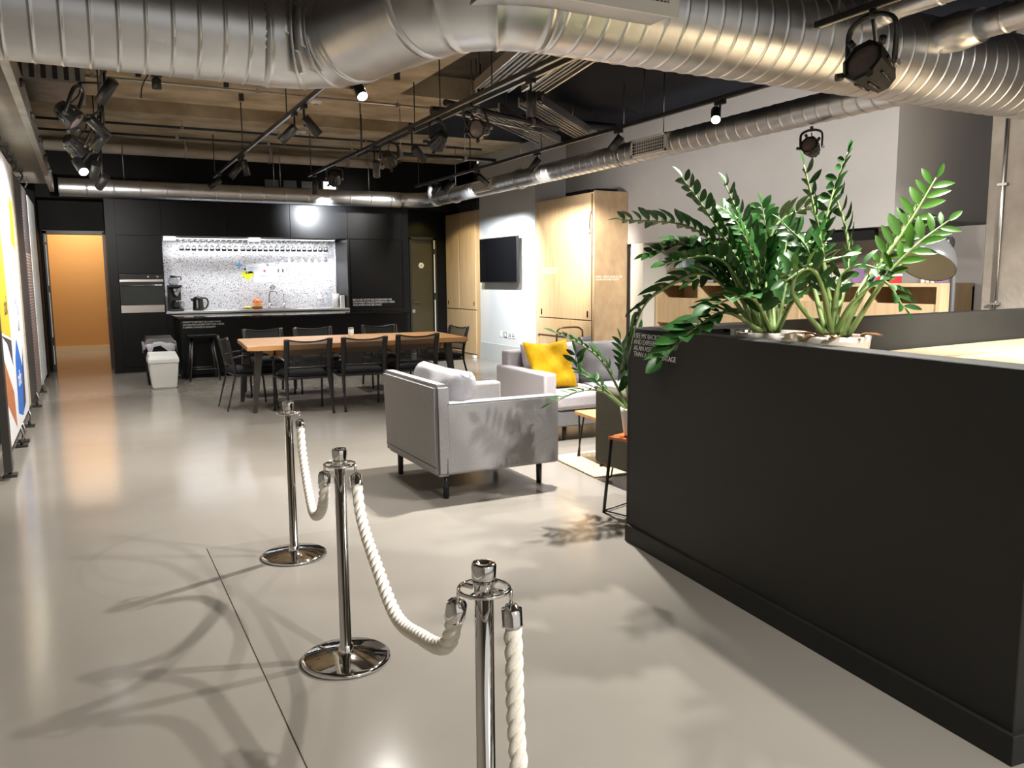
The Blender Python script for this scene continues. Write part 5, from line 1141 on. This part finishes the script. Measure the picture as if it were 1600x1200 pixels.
MB().box(6.22, 6.8, 13.19, 14.2, 2.64, 2.92).build('box', M['galv_dull'], vt)
b = MB()
for k in range(7): b.box(6.20, 6.22, 13.2+k*0.145, 13.215+k*0.145, 2.64, 2.92)
b.box(6.2, 6.22, 13.19, 14.2, 2.77, 2.785); b.build('slats', M['black_metal'], vt)
tag(MB().box(6.08, 6.14, 13.22, 13.30, 0, 0.05, 0.006).build('door_stop', M['white']), 'small white block on the floor at the foot of the corner cupboard', 'door stop')
tcab = empty('tall_cupboard', (6.45, 10.3, 0), 'tall birch plywood cupboard brightly lit, right of the white wall', 'cupboard')
MB().box(6.215, 6.74, 9.53, 11.155, 0.0, 2.57, 0.002).build('carcass', M['ply'], tcab)
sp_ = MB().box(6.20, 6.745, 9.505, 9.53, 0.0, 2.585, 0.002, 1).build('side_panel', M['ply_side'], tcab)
d = MB().box(6.195, 6.213, 9.585, 11.03, 0.825, 2.55, 0.002, 1).build('door', M['ply'], tcab)
for yh in (9.66, 10.96): MB().box(6.190, 6.196, yh-0.012, yh+0.016, 0.86, 0.95).build('pull_slot', M['black'], d)
MB().box(6.197, 6.213, 9.585, 11.03, 0.56, 0.81, 0.002, 1).build('drawer', M['ply'], tcab)
MB().box(6.197, 6.213, 9.585, 11.03, 0.06, 0.53, 0.002, 1).build('lower_door', M['ply'], tcab)
b = MB(); b.box(6.203, 6.2125, 9.585, 11.03, 0.812, 0.823); b.box(6.203, 6.2125, 9.585, 11.1, 0.532, 0.558); b.box(6.203, 6.2125, 9.572, 9.583, 0.06, 2.55); b.box(6.203, 6.2125, 11.032, 11.043, 0.06, 2.55); b.build('shadow_gap', mat('brown_gap', (0.10, 0.06, 0.03), 0.8), tcab)
text('OPEN MINDS MAKE\nBETTER ROOMS', 0.055, Vector((6.1945, 10.93, 1.53)), ROT_LEFT, d, mat('pale_lettering', (0.85, 0.82, 0.72), 0.6))
text('EVERY VOICE SHOULD BE\nHEARD IN THIS ROOM', 0.038, Vector((6.225, 9.5045, 1.41)), ROT_FRONT, sp_, MATS['pale_lettering'])
lt = MB(); lt.tube(bez([(6.185, 9.60, 2.32), (6.17, 9.615, 2.2), (6.172, 9.62, 2.08), (6.185, 9.60, 2.02)], 6), 0.028, 8, flat=0.5); tag(lt.build('leather_tag', mat('pale_leather', (0.42, 0.30, 0.2), 0.6)), 'small pale leather strap hanging on the edge of the tall cupboard', 'strap')
for (y0, y1, z, lab) in ((9.75, 10.35, 0.02, 'flat black case lying on top of the tall cupboard, wider one'), (9.54, 9.70, 0.015, 'flat black case lying on top of the tall cupboard, smaller one')):
    tag(MB().box(6.25, 6.60, y0, y1, 2.586, 2.586+z*2, 0.004).build('flat_case', M['black']), lab, 'case')
tv = empty('television', (6.14, 12.27, 1.35), 'black flat screen television mounted on the white wall', 'television')
MB().box(6.095, 6.145, 11.585, 12.965, 1.345, 2.085, 0.004).build('housing', M['black_metal'], tv)
MB().box(6.0925, 6.096, 11.60, 12.95, 1.362, 2.072).build('screen', M['screen'], tv)
MB().box(6.145, 6.199, 11.95, 12.6, 1.45, 1.98).build('wall_bracket', M['black_metal'], tv)
for (y, w_, m, lab) in ((12.37, 0.07, M['white'], 'plain white wall plate, leftmost of four on the white wall'), (12.19, 0.13, M['white'], 'double wall plate with a dark outline on the white wall'), (12.035, 0.10, M['white'], 'power socket third of four on the white wall'), (11.905, 0.10, M['white'], 'power socket nearest the tall cupboard on the white wall')):
    t = empty('wall_socket', (6.2, y, 0.48), lab, 'socket')
    MB().box(6.192, 6.1995, y-w_/2, y+w_/2, 0.43, 0.53, 0.002).build('plate', m, t)
    b = MB()
    if w_ == 0.13:
        for (a, c, d_, e_) in ((-.05, .05, .435, .443), (-.05, .05, .517, .525), (-.05, -.042, .435, .525), (.042, .05, .435, .525)): b.box(6.189, 6.193, y+a, y+c, d_, e_)
    else:
        for dy in (-0.022, 0.022): b.box(6.189, 6.193, y+dy-0.012, y+dy+0.012, 0.455, 0.475); b.box(6.189, 6.193, y+dy-0.006, y+dy+0.006, 0.488, 0.508)
    if w_ != 0.07: b.build('pin_holes', M['black'], t)
    else: b.bm.free()
# tube-backed chair behind the sofa
tub = empty('tube_chair', (4.6, 7.6, 0), 'chair with a bronze tube back and grey seat, behind the sofa', 'chair')
b = MB(); b.tube(bez([(4.40, 7.5, 0), (4.40, 7.48, 0.45), (4.40, 7.46, 0.80), (4.43, 7.46, 0.875), (4.50, 7.46, 0.885), (4.64, 7.46, 0.885), (4.70, 7.46, 0.86), (4.72, 7.46, 0.80), (4.72, 7.48, 0.45), (4.72, 7.5, 0)], 6), 0.010, 8); b.tube([(4.41, 7.47, 0.70), (4.72, 7.47, 0.70)], 0.008, 8); b.build('back_frame', M['bronze'], tub)
MB().cushion((4.60, 7.70, 0.46), (0.44, 0.44, 0.10), None, 0.3, 10).build('seat', M['fabric_dark'], tub)
for (x, y) in ((4.40, 7.9), (4.78, 7.9)): MB().cyl((x, y, 0), (x, y, 0.44), 0.010, seg=8).build('leg', M['bronze'], tub)
MB().cushion((4.74, 7.44, 0.70), (0.16, 0.16, 0.07), Matrix.Rotation(PI/2, 3, 'X'), 0.3, 10).build('back_pad', M['lamp_grey'], tub)
# bookcase under the bulkhead
bk = empty('bookcase', (7.2, 7.0, 0), 'long low birch bookcase in the recess behind the plants', 'bookcase')
b = MB(); b.box(6.95, 7.44, 4.88, 9.12, 1.30, 1.335); b.box(7.42, 7.44, 4.88, 9.12, 0, 1.30); b.box(6.95, 7.44, 4.88, 4.915, 0, 1.3); b.box(6.95, 7.44, 9.085, 9.12, 0, 1.3); b.build('carcass', M['ply'], bk)
for y in (5.72, 6.56, 7.40, 8.24): MB().box(6.96, 7.42, y-0.015, y+0.015, 0, 1.3).build('divider', M['ply'], bk)
for z in (0.02, 0.42, 0.80): MB().box(6.96, 7.42, 4.915, 9.085, z, z+0.03).build('shelf', M['ply'], bk)
MB().box(6.965, 6.985, 4.92, 9.08, 0.83, 1.14).build('front_panel', M['ply'], bk)
ws = empty('wall_shelf', (7.3, 7.7, 1.52), 'thin brown wall shelf above the bookcase behind the left plant', 'shelf')
MB().box(7.12, 7.455, 6.4, 9.05, 1.50, 1.53, 0.003).build('board', mat('brown_board', (0.25, 0.14, 0.09), 0.6), ws)
for y in (6.6, 8.9): MB().box(7.40, 7.455, y-0.015, y+0.015, 1.38, 1.50).build('bracket', M['black_metal'], ws)
avb = empty('black_fascia', (6.9, 6.8, 1.8), 'long black fascia fixed under the bulkhead above the bookcase', 'fascia')
MB().box(6.80, 6.86, 5.5, 8.3, 1.755, 1.865).build('panel', M['black'], avb)
rnd = random.Random(4); bcols = [mat('book_%s' % n, c, 0.6) for n, c in (('white', (0.62, 0.62, 0.62)), ('blue', (0.10, 0.30, 0.45)), ('grey', (0.30, 0.31, 0.33)), ('pale_blue', (0.38, 0.47, 0.58)), ('red', (0.60, 0.03, 0.05)), ('dark', (0.05, 0.05, 0.06)), ('cream', (0.6, 0.55, 0.44)), ('violet', (0.25, 0.15, 0.3)))]
book0 = None
BKS = [(8.9, 1.531), (8.86, 1.531), (8.81, 1.531), (8.76, 1.531), (8.72, 1.531), (8.0, 1.531), (7.95, 1.531), (7.5, 1.531), (7.45, 1.531), (7.0, 1.531), (6.95, 1.531), (6.9, 1.531), (6.6, 1.531),
       (8.3, 1.336), (8.25, 1.336), (8.2, 1.336), (7.2, 1.336), (7.15, 1.336), (6.3, 1.336), (6.25, 1.336), (6.2, 1.336), (6.15, 1.336), (5.9, 1.336), (5.1, 1.336), (5.05, 1.336), (5.0, 1.336), (4.95, 1.336)]
names = ['white', 'blue', 'grey', 'pale blue', 'red', 'dark', 'cream', 'violet']; nth = {}
for i, (y, z) in enumerate(BKS):
    ci = (0, 0, 3, 0, 3, 6, 2, 1, 1, 5, 2, 0, 6, 0, 6, 2, 0, 5, 0, 3, 0, 6, 7, 0, 6, 0, 7)[i]; hgt = 0.15 + 0.03*rnd.random() if z < 1.4 else 0.19+0.03*rnd.random(); x0 = 7.14 if z > 1.4 else 7.02
    bkx = MB().box(x0, x0+0.15, y, y+0.036, z, z+min(hgt, 0.15 if z < 1.4 else 0.3), 0.003, 1).build('book', bcols[ci])
    where = 'on the brown wall shelf' if z > 1.4 else 'on top of the birch bookcase'
    tag(bkx, '%s book standing %s behind the plants' % (names[ci], where), 'book', '%s books %s' % (names[ci], where))
rb = empty('red_box', (7.1, 5.55, 1.336), 'red and white box on the birch bookcase left of the big grey lamp', 'box')
MB().box(7.02, 7.18, 5.46, 5.63, 1.336, 1.40, 0.003).build('box_body', bcols[4], rb); MB().box(7.015, 7.185, 5.455, 5.635, 1.40, 1.425, 0.003).build('lid', M['white'], rb)
# giant desk lamp standing behind the booth
gl = empty('floor_lamp', (6.28, 4.3, 0), 'giant grey floor lamp with a bell shade and cream inside, right of the plants', 'lamp')
ax = Vector((-0.56, -0.12, -0.82)).normalized(); apex = Vector((6.03, 4.28, 1.70))
MB().lathe([(0.045, 0.0), (0.075, 0.03), (0.12, 0.07), (0.165, 0.13), (0.195, 0.20), (0.21, 0.27), (0.206, 0.272), (0.19, 0.20), (0.16, 0.135), (0.115, 0.078), (0.0, 0.05)], apex, ax, 40).build('shade', M['lamp_grey'], gl)
MB().lathe([(0.2045, 0.268), (0.1885, 0.20), (0.1585, 0.137), (0.1135, 0.080), (0.0, 0.052)], apex, ax, 40).build('shade_lining', M['lamp_inside'], gl)
MB().lathe([(0.0, -0.05), (0.04, -0.045), (0.05, -0.01), (0.05, 0.03)], apex, ax, 20).build('cap', M['lamp_grey'], gl)
b = MB(); b.tube(bez([(6.28, 4.3, 0.02), (6.28, 4.3, 1.0), (6.275, 4.3, 1.45), (6.25, 4.3, 1.58), (6.12, 4.29, 1.66)], 8), 0.020, 12); b.build('pole', M['lamp_grey'], gl)
b = MB(); b.lathe([(0, 0), (0.05, 0.0), (0.05, 0.045), (0, 0.045)], (6.11, 4.265, 1.66), (0, -1, 0), 14); b.build('joint', M['black_metal'], gl)
MB().lathe([(0, 0), (0.2, 0), (0.2, 0.02), (0.03, 0.03), (0, 0.03)], (6.28, 4.3, 0), seg=32).build('base', M['lamp_grey'], gl)
cd_ = empty('wall_conduit', (6.9, 4.33, 0), 'steel conduit running up the raw concrete column', 'conduit')
MB().cyl((6.905, 4.33, 0.0), (6.905, 4.33, 3.7), 0.014, seg=12).build('pipe', M['steel'], cd_)
for z in (1.15, 2.15, 3.1): MB().box(6.885, 6.92, 4.29, 4.37, z, z+0.02).build('clip', M['steel'], cd_)
